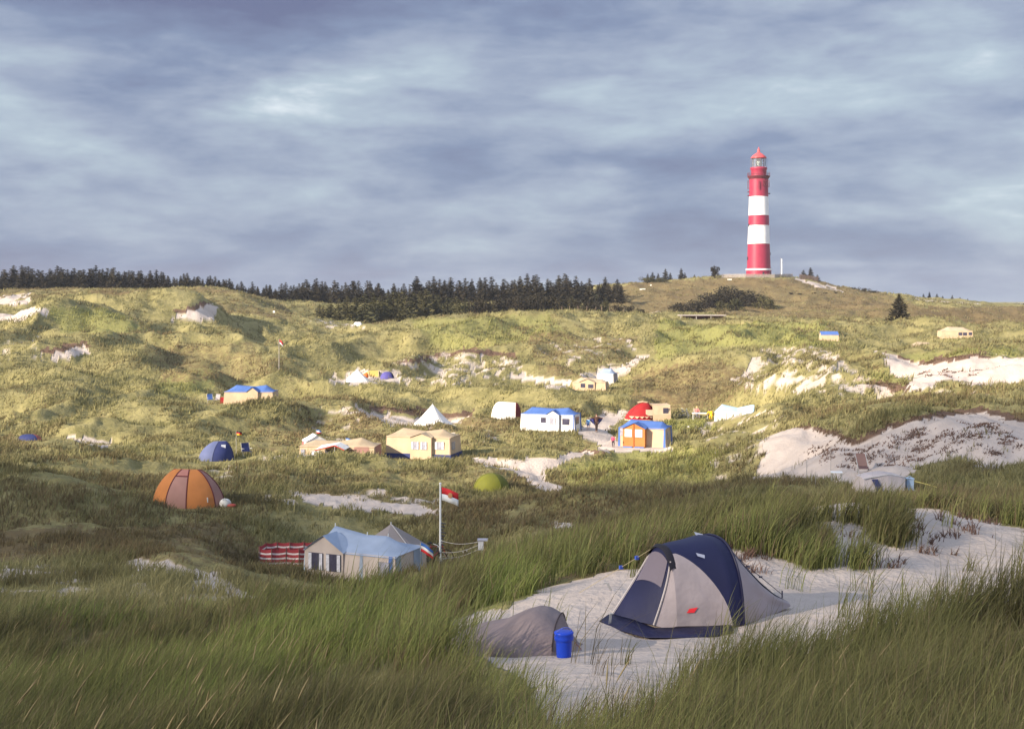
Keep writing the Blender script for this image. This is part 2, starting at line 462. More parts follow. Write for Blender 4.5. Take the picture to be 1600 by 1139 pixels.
def masks(x, y, z):
    D = np.maximum(y, 0.5)
    sc = F / D
    jx = fbm(x, y, 3.0, 31, 3) * 9 + fbm(x, y, 0.5, 33, 2) * 0.25 * np.minimum(sc, 60)
    jy = fbm(x, y, 3.0, 41, 3) * 4 + fbm(x, y, 0.5, 43, 2) * 0.12 * np.minimum(sc, 60)
    px = 800 + x * sc + jx
    py = HORIZ + (CZ - z) * sc + jy
    out = []
    for L in (SAND, HEATH_SHADE, LUSH, RIM, ISLE):
        m = np.zeros(len(x))
        for P, d0, d1, s in L:
            b = np.where((D > d0) & (D < d1) & (px > P[:, 0].min()) & (px < P[:, 0].max()) & (py > P[:, 1].min()) & (py < P[:, 1].max()))[0]
            if len(b):
                k = b[inpoly(P, px[b], py[b])]
                m[k] = np.maximum(m[k], s)
        out.append(m)
    # patchy strength: thin cover shows as clumps
    n1 = 0.45 * fbm(x, y, 2.6, 61, 3) + 0.95 * fbm(x, y, 0.8, 64, 2) + 0.5
    s = out[0]
    hole = 1 - 0.9 * sstep(0.30, 0.42, fbm(x, y * 0.8, 3.2, 67, 3) - 0.1) * (D > 40)
    out[0] = np.where(s >= 0.99, 1.0, np.where(s > 0.85, 0.9 * hole, 0.78 * sstep(-0.05, 0.42, s - 1.0 + np.clip(n1, 0, 1) * 0.9 + 0.02)) * (s > 0))
    for LX, LD, wd in TRACKS:
        b = np.where((x > LX.min() - 3) & (x < LX.max() + 3) & (y > LD.min() - 3) & (y < LD.max() + 3))[0]
        if len(b):
            dd = np.full(len(b), 9.0)
            for i in range(len(LX) - 1):
                ax, ay, bx_, by_ = LX[i], LD[i], LX[i + 1], LD[i + 1]
                t = np.clip(((x[b] - ax) * (bx_ - ax) + (y[b] - ay) * (by_ - ay)) / ((bx_ - ax) ** 2 + (by_ - ay) ** 2 + 1e-9), 0, 1)
                dd = np.minimum(dd, np.hypot(x[b] - ax - t * (bx_ - ax), y[b] - ay - t * (by_ - ay)))
            w = wd * (1 + 0.9 * fbm(x[b], y[b], 1.1, 97, 2))
            out[0][b] = np.maximum(out[0][b], sstep(1.25, 0.7, dd / w))
    g = out[4]
    out[0] = np.where(g > 0, out[0] * (1 - sstep(0.0, 0.3, n1 - 0.14)), out[0])
    return out


# ------------------------------------------------------------------ materials
MATS = {}
def new_mat(name):
    m = bpy.data.materials.new(name)
    m.use_nodes = True
    nt = m.node_tree
    b = nt.nodes['Principled BSDF']
    return m, nt, b


def mat(name, col, rough=0.8, var=0.12, vscale=3.0, bump=0.0, bscale=60.0, metal=0.0, trans=0.0, spec=0.3):
    if name in MATS:
        return MATS[name]
    m, nt, b = new_mat(name)
    b.inputs['Roughness'].default_value = rough
    b.inputs['Metallic'].default_value = metal
    b.inputs['Specular IOR Level'].default_value = spec
    tc = nt.nodes.new('ShaderNodeTexCoord')
    nz = nt.nodes.new('ShaderNodeTexNoise')
    nz.inputs['Scale'].default_value = vscale
    nz.inputs['Detail'].default_value = 5
    nt.links.new(tc.outputs['Object'], nz.inputs['Vector'])
    mr = nt.nodes.new('ShaderNodeMapRange')
    mr.inputs[1].default_value = 0.3; mr.inputs[2].default_value = 0.7
    mr.inputs[3].default_value = 1 - var; mr.inputs[4].default_value = 1 + var
    nt.links.new(nz.outputs['Fac'], mr.inputs[0])
    mx = nt.nodes.new('ShaderNodeVectorMath'); mx.operation = 'SCALE'
    mx.inputs[0].default_value = col
    nt.links.new(mr.outputs[0], mx.inputs['Scale'])
    nt.links.new(mx.outputs[0], b.inputs['Base Color'])
    if bump > 0:
        n2 = nt.nodes.new('ShaderNodeTexNoise')
        n2.inputs['Scale'].default_value = bscale
        n2.inputs['Detail'].default_value = 3
        nt.links.new(tc.outputs['Object'], n2.inputs['Vector'])
        bp = nt.nodes.new('ShaderNodeBump')
        bp.inputs['Strength'].default_value = bump
        bp.inputs['Distance'].default_value = 0.05
        nt.links.new(n2.outputs['Fac'], bp.inputs['Height'])
        nt.links.new(bp.outputs[0], b.inputs['Normal'])
    if trans > 0:
        out = nt.nodes['Material Output']
        tr = nt.nodes.new('ShaderNodeBsdfTranslucent')
        nt.links.new(mx.outputs[0], tr.inputs['Color'])
        ms = nt.nodes.new('ShaderNodeMixShader')
        ms.inputs[0].default_value = trans
        nt.links.new(b.outputs[0], ms.inputs[1]); nt.links.new(tr.outputs[0], ms.inputs[2])
        nt.links.new(ms.outputs[0], out.inputs[0])
    MATS[name] = m
    return m


def fabric(name, col, trans=0.12, var=0.10, vscale=1.3, bump=0.5, bscale=2.2, rough=0.75):
    return mat(name, col, rough, var, vscale, bump, bscale, 0.0, trans)


def ground_material():
    m, nt, b = new_mat("dune_ground")
    N = nt.nodes.new; Lk = nt.links.new
    b.inputs['Roughness'].default_value = 0.95
    b.inputs['Specular IOR Level'].default_value = 0.1
    geo = N('ShaderNodeNewGeometry')
    def attr(nm):
        a = N('ShaderNodeAttribute'); a.attribute_name = nm
        return a.outputs['Fac']
    def noise(scale, det=5, rough=0.6, sz=1.0):
        mp = N('ShaderNodeMapping'); mp.inputs['Scale'].default_value = (1, 1, sz)
        Lk(geo.outputs['Position'], mp.inputs[0])
        n = N('ShaderNodeTexNoise')
        n.inputs['Scale'].default_value = scale; n.inputs['Detail'].default_value = det; n.inputs['Roughness'].default_value = rough
        Lk(mp.outputs[0], n.inputs['Vector'])
        return n.outputs['Fac']
    def rng_(f, a, b_, c=0.0, d=1.0):
        r = N('ShaderNodeMapRange'); r.interpolation_type = 'SMOOTHSTEP'
        r.inputs[1].default_value = a; r.inputs[2].default_value = b_; r.inputs[3].default_value = c; r.inputs[4].default_value = d
        Lk(f, r.inputs[0]); return r.outputs[0]
    def mix(f, a, c):
        n = N('ShaderNodeMix'); n.data_type = 'RGBA'
        if isinstance(f, float): n.inputs[0].default_value = f
        else: Lk(f, n.inputs[0])
        for s, v in ((6, a), (7, c)):
            if isinstance(v, tuple): n.inputs[s].default_value = v + (1,)
            else: Lk(v, n.inputs[s])
        return n.outputs[2]
    def math_(op, a, c, clamp=False):
        n = N('ShaderNodeMath'); n.operation = op; n.use_clamp = clamp
        for i, v in enumerate((a, c)):
            if isinstance(v, float): n.inputs[i].default_value = v
            else: Lk(v, n.inputs[i])
        return n.outputs[0]
    sand, heath, lush, rim = attr('sand'), attr('heath'), attr('lush'), attr('rim')
    big = noise(0.05, 3); midn = noise(0.35, 5, 0.65); fine = noise(1.7, 5, 0.7); gr = noise(9.0, 4, 0.7)
    grass = mix(rng_(midn, 0.35, 0.65), (0.190, 0.168, 0.068), (0.285, 0.245, 0.108))
    grass = mix(lush, grass, (0.225, 0.215, 0.075))
    hm = math_('ADD', math_('MULTIPLY', heath, 0.75), math_('MULTIPLY', rng_(big, 0.45, 0.7), 0.35))  # heath mask also carries the painted shade of the near hollows
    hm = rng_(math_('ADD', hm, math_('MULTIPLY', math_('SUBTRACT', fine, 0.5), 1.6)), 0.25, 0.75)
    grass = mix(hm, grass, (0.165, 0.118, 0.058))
    grass = mix(rng_(fine, 0.52, 0.72, 0.0, 0.65), grass, (0.125, 0.098, 0.052))
    straw = rng_(gr, 0.55, 0.72, 0.0, 0.5)
    grass = mix(straw, grass, (0.36, 0.29, 0.16))
    grass = mix(rng_(math_('ADD', rim, math_('MULTIPLY', math_('SUBTRACT', fine, 0.5), 0.8)), 0.4, 0.7), grass, (0.145, 0.090, 0.062))
    sandc = mix(rng_(noise(0.8, 5), 0.3, 0.7), (0.455, 0.378, 0.330), (0.55, 0.462, 0.405))
    sandc = mix(rng_(noise(30.0, 3), 0.45, 0.75, 0.0, 0.35), sandc, (0.31, 0.26, 0.22))
    sm = rng_(math_('ADD', sand, math_('MULTIPLY', math_('SUBTRACT', fine, 0.5), 0.9)), 0.15, 0.95)
    colr = mix(sm, grass, sandc)
    Lk(colr, b.inputs['Base Color'])
    bp = N('ShaderNodeBump'); bp.inputs['Strength'].default_value = 0.75; bp.inputs['Distance'].default_value = 0.35
    hh = math_('ADD', math_('MULTIPLY', fine, 0.9), math_('MULTIPLY', gr, 0.12))
    rough_h = math_('MULTIPLY', hh, math_('SUBTRACT', 1.12, sm))
    foot = noise(5.5, 3, 0.55)
    Lk(math_('ADD', rough_h, math_('MULTIPLY', foot, 0.24)), bp.inputs['Height'])
    Lk(bp.outputs[0], b.inputs['Normal'])
    return m


# ------------------------------------------------------------------ mesh helpers
def fast_mesh(name, verts, faces_flat, nper, material, smooth=False):
    me = bpy.data.meshes.new(name)
    nv = len(verts); nf = len(faces_flat) // nper
    me.vertices.add(nv); me.loops.add(nf * nper); me.polygons.add(nf)
    me.vertices.foreach_set("co", np.ascontiguousarray(verts, np.float32).ravel())
    me.loops.foreach_set("vertex_index", np.ascontiguousarray(faces_flat, np.int32))
    me.polygons.foreach_set("loop_start", np.arange(0, nf * nper, nper, dtype=np.int32))
    if smooth:
        me.polygons.foreach_set("use_smooth", np.ones(nf, bool))
    me.update(calc_edges=True)
    if material: me.materials.append(material)
    return me


def link(name, me, parent=None):
    o = bpy.data.objects.new(name, me)
    COL.objects.link(o)
    if parent: o.parent = parent
    return o


def tag(o, label=None, cat=None, group=None, kind=None):
    if label: o['label'] = label
    if cat: o['category'] = cat
    if group: o['group'] = group
    if kind: o['kind'] = kind
    return o


def thing(name, label, cat, loc, rotz=0.0, group=None):
    o = bpy.data.objects.new(name, None)
    COL.objects.link(o)
    o.empty_display_size = 0.3
    o.location = loc
    o.rotation_euler = (0, 0, rotz)
    return tag(o, label, cat, group)


class MB:
    def __init__(s): s.v = []; s.f = []
    def add(s, vs, fs):
        k = len(s.v); s.v += [tuple(v) for v in vs]; s.f += [tuple(i + k for i in f) for f in fs]; return s
    def quad(s, a, b, c, d): return s.add((a, b, c, d), ((0, 1, 2, 3),))
    def tri(s, a, b, c): return s.add((a, b, c), ((0, 1, 2),))
    def box(s, c, d, rz=0.0, tilt=None):
        m = Matrix.Rotation(rz, 3, 'Z')
        if tilt is not None: m = m @ tilt
        vs = []
        for x in (-.5, .5):
            for y in (-.5, .5):
                for z in (-.5, .5):
                    p = m @ Vector((x * d[0], y * d[1], z * d[2]))
                    vs.append((c[0] + p.x, c[1] + p.y, c[2] + p.z))
        return s.add(vs, ((0, 1, 3, 2), (4, 6, 7, 5), (0, 4, 5, 1), (2, 3, 7, 6), (0, 2, 6, 4), (1, 5, 7, 3)))
    def tube(s, pts, r, n=6, cap=True):
        pts = [Vector(p) for p in pts]
        rs = r if isinstance(r, (list, tuple)) else [r] * len(pts)
        vs = []; k = len(pts)
        for i, p in enumerate(pts):
            t = (pts[min(i + 1, k - 1)] - pts[max(i - 1, 0)])
            t = t.normalized() if t.length > 1e-9 else Vector((0, 0, 1))
            a = t.orthogonal().normalized() if abs(t.z) > .9 else t.cross(Vector((0, 0, 1))).normalized()
            b = t.cross(a)
            for j in range(n):
                q = 2 * math.pi * j / n
                vs.append(p + (a * math.cos(q) + b * math.sin(q)) * rs[i])
        fs = []
        for i in range(k - 1):
            for j in range(n):
                fs.append((i * n + j, i * n + (j + 1) % n, (i + 1) * n + (j + 1) % n, (i + 1) * n + j))
        if cap: fs += [tuple(range(n))[::-1], tuple((k - 1) * n + j for j in range(n))]
        return s.add(vs, fs)
    def lathe(s, prof, n=32, c=(0, 0, 0)):
        vs = []; fs = []
        for r, z in prof:
            for j in range(n):
                q = 2 * math.pi * j / n
                vs.append((c[0] + r * math.cos(q), c[1] + r * math.sin(q), c[2] + z))
        for i in range(len(prof) - 1):
            for j in range(n):
                fs.append((i * n + j, i * n + (j + 1) % n, (i + 1) * n + (j + 1) % n, (i + 1) * n + j))
        return s.add(vs, fs)
    def loft(s, rows, close=False):
        k = len(rows[0]); vs = [p for r in rows for p in r]; fs = []
        for i in range(len(rows) - 1):
            for j in range(k - (0 if close else 1)):
                fs.append((i * k + j, i * k + (j + 1) % k, (i + 1) * k + (j + 1) % k, (i + 1) * k + j))
        return s.add(vs, fs)
    def ball(s, c, r, n=10, m=7, sq=(1, 1, 1)):
        rows = []
        for i in range(m + 1):
            t = math.pi * i / m
            rows.append([(c[0] + r * sq[0] * math.sin(t) * math.cos(2 * math.pi * j / n), c[1] + r * sq[1] * math.sin(t) * math.sin(2 * math.pi * j / n), c[2] + r * sq[2] * math.cos(t)) for j in range(n)])
        return s.loft(rows, True)
    def build(s, name, m, parent=None, smooth=False, thick=0.0):
        me = bpy.data.meshes.new(name)
        me.from_pydata([tuple(v) for v in s.v], [], s.f)
        if m: me.materials.append(m)
        me.update()
        if smooth: me.polygons.foreach_set("use_smooth", [True] * len(me.polygons))
        o = link(name, me, parent)
        if thick:
            md = o.modifiers.new("thickness", 'SOLIDIFY'); md.thickness = thick; md.offset = 0
        return o


# ------------------------------------------------------------------ ground
def build_ground():
    # fan of rows that starts 8 m behind the eye
    u = np.concatenate([np.linspace(-1.3, -0.5, 90, endpoint=False), np.linspace(-0.5, 0.5, 720), np.linspace(0.5, 1.3, 91)[1:]])
    l = np.concatenate([np.linspace(math.log(1.0), math.log(9.5), 60, endpoint=False), np.linspace(math.log(9.5), math.log(520), 720, endpoint=False), np.geomspace(520, 12000, 60).__array__() * 0 + np.log(np.geomspace(520, 12000, 60))])
    U, Lg = np.meshgrid(u, l, indexing='xy')
    Dp = np.exp(Lg)
    x = (U * Dp).ravel(); y = (Dp - 8).ravel()
    z = height(x, y)
    nu, nl = len(u), len(l)
    i = np.arange(nl - 1)[:, None] * nu + np.arange(nu - 1)[None, :]
    f = np.stack([i, i + 1, i + nu + 1, i + nu], -1).reshape(-1)
    me = fast_mesh("ground", np.c_[x, y, z], f, 4, ground_material(), True)
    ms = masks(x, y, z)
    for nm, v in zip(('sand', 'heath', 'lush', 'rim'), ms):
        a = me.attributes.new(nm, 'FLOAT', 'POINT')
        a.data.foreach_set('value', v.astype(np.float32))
    o = link("ground", me)
    return tag(o, "rolling dunes of pale sand grown over with grass and heath", "ground", None, "structure")


build_ground()

# ------------------------------------------------------------------ grass (uncountable: stuff)
def blade_material(name, gain=1.0):
    m, nt, b = new_mat(name)
    a = nt.nodes.new('ShaderNodeAttribute'); a.attribute_name = 'tint'
    dif = nt.nodes.new('ShaderNodeBsdfDiffuse'); tr = nt.nodes.new('ShaderNodeBsdfTranslucent')
    mx = nt.nodes.new('ShaderNodeMixShader'); mx.inputs[0].default_value = 0.42
    nt.links.new(a.outputs['Color'], dif.inputs[0]); nt.links.new(a.outputs['Color'], tr.inputs[0])
    nt.links.new(dif.outputs[0], mx.inputs[1]); nt.links.new(tr.outputs[0], mx.inputs[2])
    nt.links.new(mx.outputs[0], nt.nodes['Material Output'].inputs[0])
    return m


BLADE = blade_material("grass_blade")
# running horizon table: which ground can be seen from near the photo's standpoint
slopeT = TZ / np.exp(TL)[None, :]
runmax = np.maximum.accumulate(slopeT, axis=1)
def visible(x, y, z, margin):
    u = x / y; l = np.log(y)
    iu = np.clip(((u - TU[0]) / (TU[1] - TU[0])).astype(int), 0, len(TU) - 1); il = np.clip(((l - TL[0]) / (TL[1] - TL[0])).astype(int) - 1, 0, len(TL) - 1)
    return (z - CZ + margin) / y > runmax[iu, il] - 0.002


def blades(name, label, cx, cy, hgt, wid, lean, tint, seg, dens_n=None, spread=None, lean_dir=0.25):
    """cx, cy: one entry per blade foot"""
    n = len(cx)
    z = height(cx, cy) - 0.03
    yaw = rng.uniform(0, 2 * np.pi, n)
    # width axis tends to face the standpoint so that far clumps keep their mass
    wx = np.cos(yaw) * wid * 0.5; wy = np.sin(yaw) * wid * 0.5
    ld = lean_dir + rng.normal(0, 0.75 if seg == 3 else 1.5, n)
    lx = np.cos(ld) * lean * hgt; ly = np.sin(ld) * lean * hgt
    base = np.c_[cx, cy, z]
    V = []; w = np.c_[wx, wy, np.zeros(n)]
    if seg == 3: ts = ((0.0, 0.9), (0.4, 1.0), (0.75, 0.7))
    elif seg == 2: ts = ((0.0, 1.0), (0.5, 0.9))
    else: ts = ((0.0, 1.0),)
    for t, k in ts:
        c = base + np.c_[lx * t ** 2, ly * t ** 2, hgt * (t - 0.12 * lean * t * t)]
        V += [c - w * k, c + w * k]
    V.append(base + np.c_[lx, ly, hgt * (1 - 0.12 * lean)])
    nv = len(V)
    verts = np.stack(V, 1).reshape(-1, 3)
    pat = []
    for s in range(len(ts) - 1):
        a = 2 * s
        pat += [a, a + 1, a + 3, a, a + 3, a + 2]
    a = 2 * (len(ts) - 1)
    pat += [a, a + 1, nv - 1]
    faces = (np.arange(n)[:, None] * nv + np.array(pat)[None, :]).reshape(-1)
    me = fast_mesh(name, verts, faces, 3, BLADE, False)
    ca = me.attributes.new('tint', 'FLOAT_COLOR', 'POINT')
    cc = np.ones((n, nv, 4), np.float32)
    cc[:, :, :3] = tint[:, None, :]
    ca.data.foreach_set('color', cc.ravel())
    o = link(name, me)
    return tag(o, label, "grass", None, "stuff")


def scatter(n, d0, d1, u0=-0.52, u1=0.52, expo=0.0):
    u = rng.uniform(u0, u1, n)
    l = rng.uniform(math.log(d0), math.log(d1), n)
    D = np.exp(l)
    return u * D, D


def tints(x, y, sand, heath, lush, rim, kind):
    n = len(x)
    big = fbm(x, y, 14.0, 71, 3) + 0.5
    sm = fbm(x, y, 2.5, 75, 2) + 0.5
    r = rng.uniform(0, 1, n)
    if kind == 'near':
        g = np.array([0.150, 0.200, 0.060]); y2 = np.array([0.25, 0.245, 0.092]); br = np.array([0.22, 0.160, 0.095])
        c = g + (y2 - g) * np.clip(big * 0.8 + r * 0.45 - 0.15, 0, 1)[:, None]
        k = (r > 0.90)[:, None]
        c = np.where(k, br, c)
        c = c + (np.array([0.21, 0.25, 0.070]) - c) * (lush * 0.55)[:, None]
        c = c + (np.array([0.115, 0.088, 0.055]) - c) * (heath * 0.85)[:, None]  # near blades browned by the mask: hollow shade put into their colour
        dk = sstep(0.50, 0.72, fbm(x, y, 3.4, 77, 3) + 0.5)[:, None] * 0.6
        c = c * (1 - dk) + dk * np.array([0.130, 0.118, 0.056])
    else:
        g = np.array([0.205, 0.192, 0.084]); y2 = np.array([0.33, 0.295, 0.145]); br = np.array([0.205, 0.155, 0.084]); lu = np.array([0.26, 0.258, 0.085])
        c = g + (y2 - g) * np.clip(sm * 0.7 + r * 0.4 - 0.05, 0, 1)[:, None]
        c = c + (lu - c) * (lush * 0.8)[:, None]
        hb = np.clip(heath * 0.75 + (big - 0.5) * 0.9 + (r - 0.5) * 0.7 + 0.10, 0, 1)
        c = c + (br - c) * sstep(0.25, 0.75, hb)[:, None]
        c = c + (np.array([0.135, 0.085, 0.058]) - c) * (rim * 0.9)[:, None]
        dk = 0.60 * sstep(0.55, 0.80, fbm(x, y, 4.2, 79, 3) + 0.5)[:, None]
        c = c * (1 - dk) + dk * np.array([0.145, 0.112, 0.060])
    return c * rng.uniform(0.78, 1.22, n)[:, None]


def tuft_field(name, label, n_tuft, per, d0, d1, rad, hgt, wid_k, wid_min, lean, seg, kind, margin, thin=1.0, clump=0.5, isle=False, u0=-0.52, u1=0.52):
    x, y = scatter(n_tuft, d0, d1, u0, u1)
    z = height(x, y)
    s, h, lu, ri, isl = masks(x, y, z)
    cl = fbm(x, y, 1.2 if d1 < 40 else 3.5, 81, 2) + 0.5
    keep = (rng.uniform(0, 1, len(x)) > s * 0.985) & (cl + rng.uniform(-0.5, 0.5, len(x)) * (1 - clump) * 2 > 0.5 * clump)
    if isle: keep = (isl > 0) & (rng.uniform(0, 1, len(x)) > s)
    vis = visible(x, y, z, margin)
    keep &= vis | (rng.uniform(0, 1, len(x)) < (0.15 if abs(u0 + u1) < 1.2 else 0.8))
    for cx, cy, zz, r in PW:      # trodden ground under tents
        keep &= np.hypot(x - cx, y - cy) > r * 0.78
    for cx, cy, r in CLEAR:
        keep &= np.hypot(x - cx, y - cy) > r
    x, y, s, h, lu, cl, ri = x[keep], y[keep], s[keep], h[keep], lu[keep], cl[keep], ri[keep]
    size = rng.uniform(0.6, 1.25, len(x)) * (0.7 + 0.6 * np.clip(cl, 0, 1))
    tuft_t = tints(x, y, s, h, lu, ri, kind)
    k = per
    rad_a = rad if np.isscalar(rad) else rad
    bx = np.repeat(x, k) + rng.normal(0, 1, len(x) * k) * np.repeat(rad_a * size, k)
    by = np.repeat(y, k) + rng.normal(0, 1, len(x) * k) * np.repeat(rad_a * size, k)
    D = np.repeat(y, k)
    hh = hgt * np.repeat(size, k) * rng.uniform(0.55, 1.15, len(bx))
    if kind == 'near': hh = hh * (0.72 + 0.28 * sstep(9.0, 16.0, D))
    low = (1 - 0.45 * np.repeat(h, k)) * (1 - 0.5 * np.repeat(ri, k))
    hh = hh * (low if kind != 'near' else 1)
    ww = np.maximum(wid_min, wid_k * D) * rng.uniform(0.6, 1.3, len(bx))
    le = np.clip(rng.normal(lean, 0.22, len(bx)), 0.02, 1.3)
    tt = np.repeat(tuft_t, k, axis=0) * rng.uniform(0.75, 1.25, len(bx))[:, None]
    if kind == 'near':
        longer = rng.uniform(0, 1, len(bx)) < 0.05
        hh[longer] *= 1.3
        dead = rng.uniform(0, 1, len(bx)) < 0.10
        tt[dead] = np.array([0.24, 0.19, 0.11]) * rng.uniform(0.7, 1.1, dead.sum())[:, None]
    blades(name, label, bx, by, hh, ww, le, tt, seg)


CLEAR = [((1090 - 800) / F * 17.2, 17.2, 1.75), ((1000 - 800) / F * 16.9, 16.9, 1.0), ((820 - 800) / F * 14.6, 14.6, 0.75), ((882 - 800) / F * 14, 14.0, 0.3), ((765 - 800) / F * 14.6, 14.6, 0.8), ((800 - 800) / F * 13.2, 13.2, 0.75), ((850 - 800) / F * 12.2, 12.2, 0.6)]
tuft_field("marram_grass", "long green marram grass bending in the wind in the foreground", 24500, 20, 3.6, 31, 0.088, 0.62, 0.00060, 0.0055, 0.45, 3, 'near', 0.9, clump=0.70)
tuft_field("marram_clump", "tall dense marram clumps on the sand crest behind the navy tent", 3300, 20, 20.3, 28, 0.11, 0.52, 0.00060, 0.0055, 0.35, 3, 'near', 1.2, isle=True, u0=0.15, u1=0.34)
tuft_field("side_grass", "marram grass beyond the right edge of the view", 3600, 18, 3.0, 31, 0.10, 0.62, 0.0007, 0.0055, 0.45, 3, 'near', 0.9, clump=0.5, u0=0.52, u1=1.0)
tuft_field("side_grass", "marram grass beyond the left edge of the view", 3600, 18, 3.0, 31, 0.10, 0.62, 0.0007, 0.0055, 0.45, 3, 'near', 0.9, clump=0.5, u0=-1.0, u1=-0.52)
tuft_field("dune_grass", "shorter olive grass tufts over the shaded dunes and the camp", 84000, 7, 28, 135, 0.21, 0.46, 0.00068, 0.02, 0.5, 2, 'mid', 0.6, clump=0.68)
tuft_field("far_dune_grass", "sunlit yellow green grass and heath on the far dunes", 84000, 5, 130, 430, 0.42, 0.55, 0.00080, 0.05, 0.5, 1, 'far', 0.9, clump=0.66)


def seed_heads():
    x, y = scatter(5200, 4.5, 34)
    z = height(x, y)
    s, h, lu, ri, isl = masks(x, y, z)
    cl = fbm(x, y, 2.0, 91, 2) + 0.5
    px = 800 + x / y * F
    keep = (s < 0.2) & (cl > 0.42) & (rng.uniform(0, 1, len(x)) < np.where(px < 450, 0.13, 0.035)) & visible(x, y, z, 1.0)
    for cx, cy, r in CLEAR: keep &= np.hypot(x - cx, y - cy) > r
    x, y, z = x[keep], y[keep], z[keep]
    mb_v = []; mb_f = []; tint = []
    for a, b, c in zip(x, y, z):
        hgt = random.uniform(0.58, 0.86) * (0.72 + 0.28 * min(max((b - 8) / 8, 0), 1)); le = random.uniform(0.25, 0.5) * hgt; dr = 0.2 + random.gauss(0, 0.5)
        dx, dy = math.cos(dr) * le, math.sin(dr) * le
        def pt(t): return Vector((a + dx * t * t, b + dy * t * t, c + hgt * t))
        rows = [(0.0, 0.0016), (0.4, 0.0014), (0.74, 0.0014), (0.79, 0.0045), (0.86, 0.0062), (0.95, 0.0045), (1.02, 0.0006)]
        wk = max(1.0, b * 0.05)
        k = len(mb_v)
        for t, r in rows:
            p = pt(t)
            for j in range(4):
                q = math.pi / 2 * j
                mb_v.append((p.x + math.cos(q) * r * wk, p.y + math.sin(q) * r * wk, p.z))
        for i in range(len(rows) - 1):
            for j in range(4):
                mb_f += [k + i * 4 + j, k + i * 4 + (j + 1) % 4, k + (i + 1) * 4 + (j + 1) % 4, k + (i + 1) * 4 + j]
        cc = np.array([0.46, 0.37, 0.21]) * random.uniform(0.65, 1.1)
        tint += [(0.15, 0.15, 0.06, 1)] * 12 + [(cc[0], cc[1], cc[2], 1)] * (len(rows) * 4 - 12)
    me = fast_mesh("seed_heads", np.array(mb_v), np.array(mb_f), 4, BLADE, True)
    ca = me.attributes.new('tint', 'FLOAT_COLOR', 'POINT')
    ca.data.foreach_set('color', np.array(tint, np.float32).ravel())
    tag(link("seed_heads", me), "straw coloured seed heads standing above the foreground grass", "seed heads", None, "stuff")


seed_heads()


def dead_tufts():
    fx = []; fy = []; sz = []; tn = []
    for P, d0, d1, n, k in ((poly("1235 690 1335 706 1400 682 1450 668 1530 660 1600 676 1600 715 1500 708 1420 730 1340 735 1280 728"), 60, 84, 120, 1.15),
                            (poly("1420 578 1530 566 1600 572 1600 590 1500 592 1440 596"), 108, 140, 26, 1.6), (poly("1270 850 1420 800 1560 815 1560 850 1350 900"), 20, 28, 26, .35), (poly("1130 855 1180 850 1215 890 1150 910"), 19, 24, 22, .35)):
        c = 0
        for _ in range(60000):
            if c >= n: break
            u = random.uniform(P[:, 0].min(), P[:, 0].max()); D = random.uniform(d0, d1)
            x = (u - 800) / F * D; z = H(x, D); r = HORIZ + (CZ - z) / D * F
            if not inpoly(P, np.array([u]), np.array([r]))[0]: continue
            c += 1
            s_ = random.uniform(.4, 1.0) ** 2 * .30 * k + .05 * k
            m = int(10 + 60 * s_)
            tone = random.uniform(.7, 1.2)
            for _q in range(m):
                fx.append(x + random.gauss(0, s_ * .9)); fy.append(D + random.gauss(0, s_ * .6)); sz.append(random.uniform(.08, .26) * (.6 + s_) * (1 if k > .5 else 1.6)); tn.append((.20 * tone, .125 * tone, .095 * tone))
    fx = np.array(fx); fy = np.array(fy)
    blades("dead_grass_tufts", "small brown tussocks scattered over the bare sand slopes", fx, fy, np.array(sz), np.maximum(.008, .0009 * fy), np.full(len(fx), .7), np.array(tn), 2)


dead_tufts()
# ------------------------------------------------------------------ cloud bank behind the standpoint that shades the near dunes
def build_cloud():
    m, nt, b = new_mat("cloud_white")
    out = nt.nodes['Material Output']
    tr = nt.nodes.new('ShaderNodeBsdfTransparent'); df = nt.nodes.new('ShaderNodeBsdfDiffuse')
    df.inputs[0].default_value = (0.8, 0.8, 0.82, 1)
    ms = nt.nodes.new('ShaderNodeMixShader'); ms.inputs[0].default_value = 0.22
    nt.links.new(tr.outputs[0], ms.inputs[1]); nt.links.new(df.outputs[0], ms.inputs[2]); nt.links.new(ms.outputs[0], out.inputs[0])
    r = np.random.default_rng(5)
    off = to_sun * (620.0 / math.sin(SUN_EL))
    mb = MB()
    lumps = []
    for x in np.arange(-230, 200, 26):
        edge = float(np.interp(x, [-60, -25, -8, 6, 13, 40], [78, 74, 66, 64, 84, 90]))
        for y in np.arange(-150, edge + 1, 24):
            lumps.append((x + r.uniform(-8, 8), min(y + r.uniform(-8, 8), edge - 14 + r.uniform(-5, 5)), r.uniform(15, 22)))
        lumps.append((x + r.uniform(-9, 9), edge - 11 + r.uniform(-7, 5), r.uniform(10, 15)))
    for x, y, s in lumps:
        c = Vector((x, y, 4.0)) + off
        rows = []
        ph = r.uniform(0, 9)
        for i in range(9):
            t = math.pi * i / 8
            row = []
            for j in range(14):
                q = 2 * math.pi * j / 14
                k = s * (1 + 0.16 * math.sin(3 * q + ph + 2 * t) + 0.10 * math.sin(5 * q - ph))
                row.append((c.x + k * math.sin(t) * math.cos(q), c.y + k * math.sin(t) * math.sin(q), c.z + 0.45 * s * math.cos(t)))
            rows.append(row)
        mb.loft(rows, True)
    tag(mb.build("cloud", m, None, True), "broken white cloud bank high behind the viewer, shading the near dunes", "cloud", None, "structure")


build_cloud()

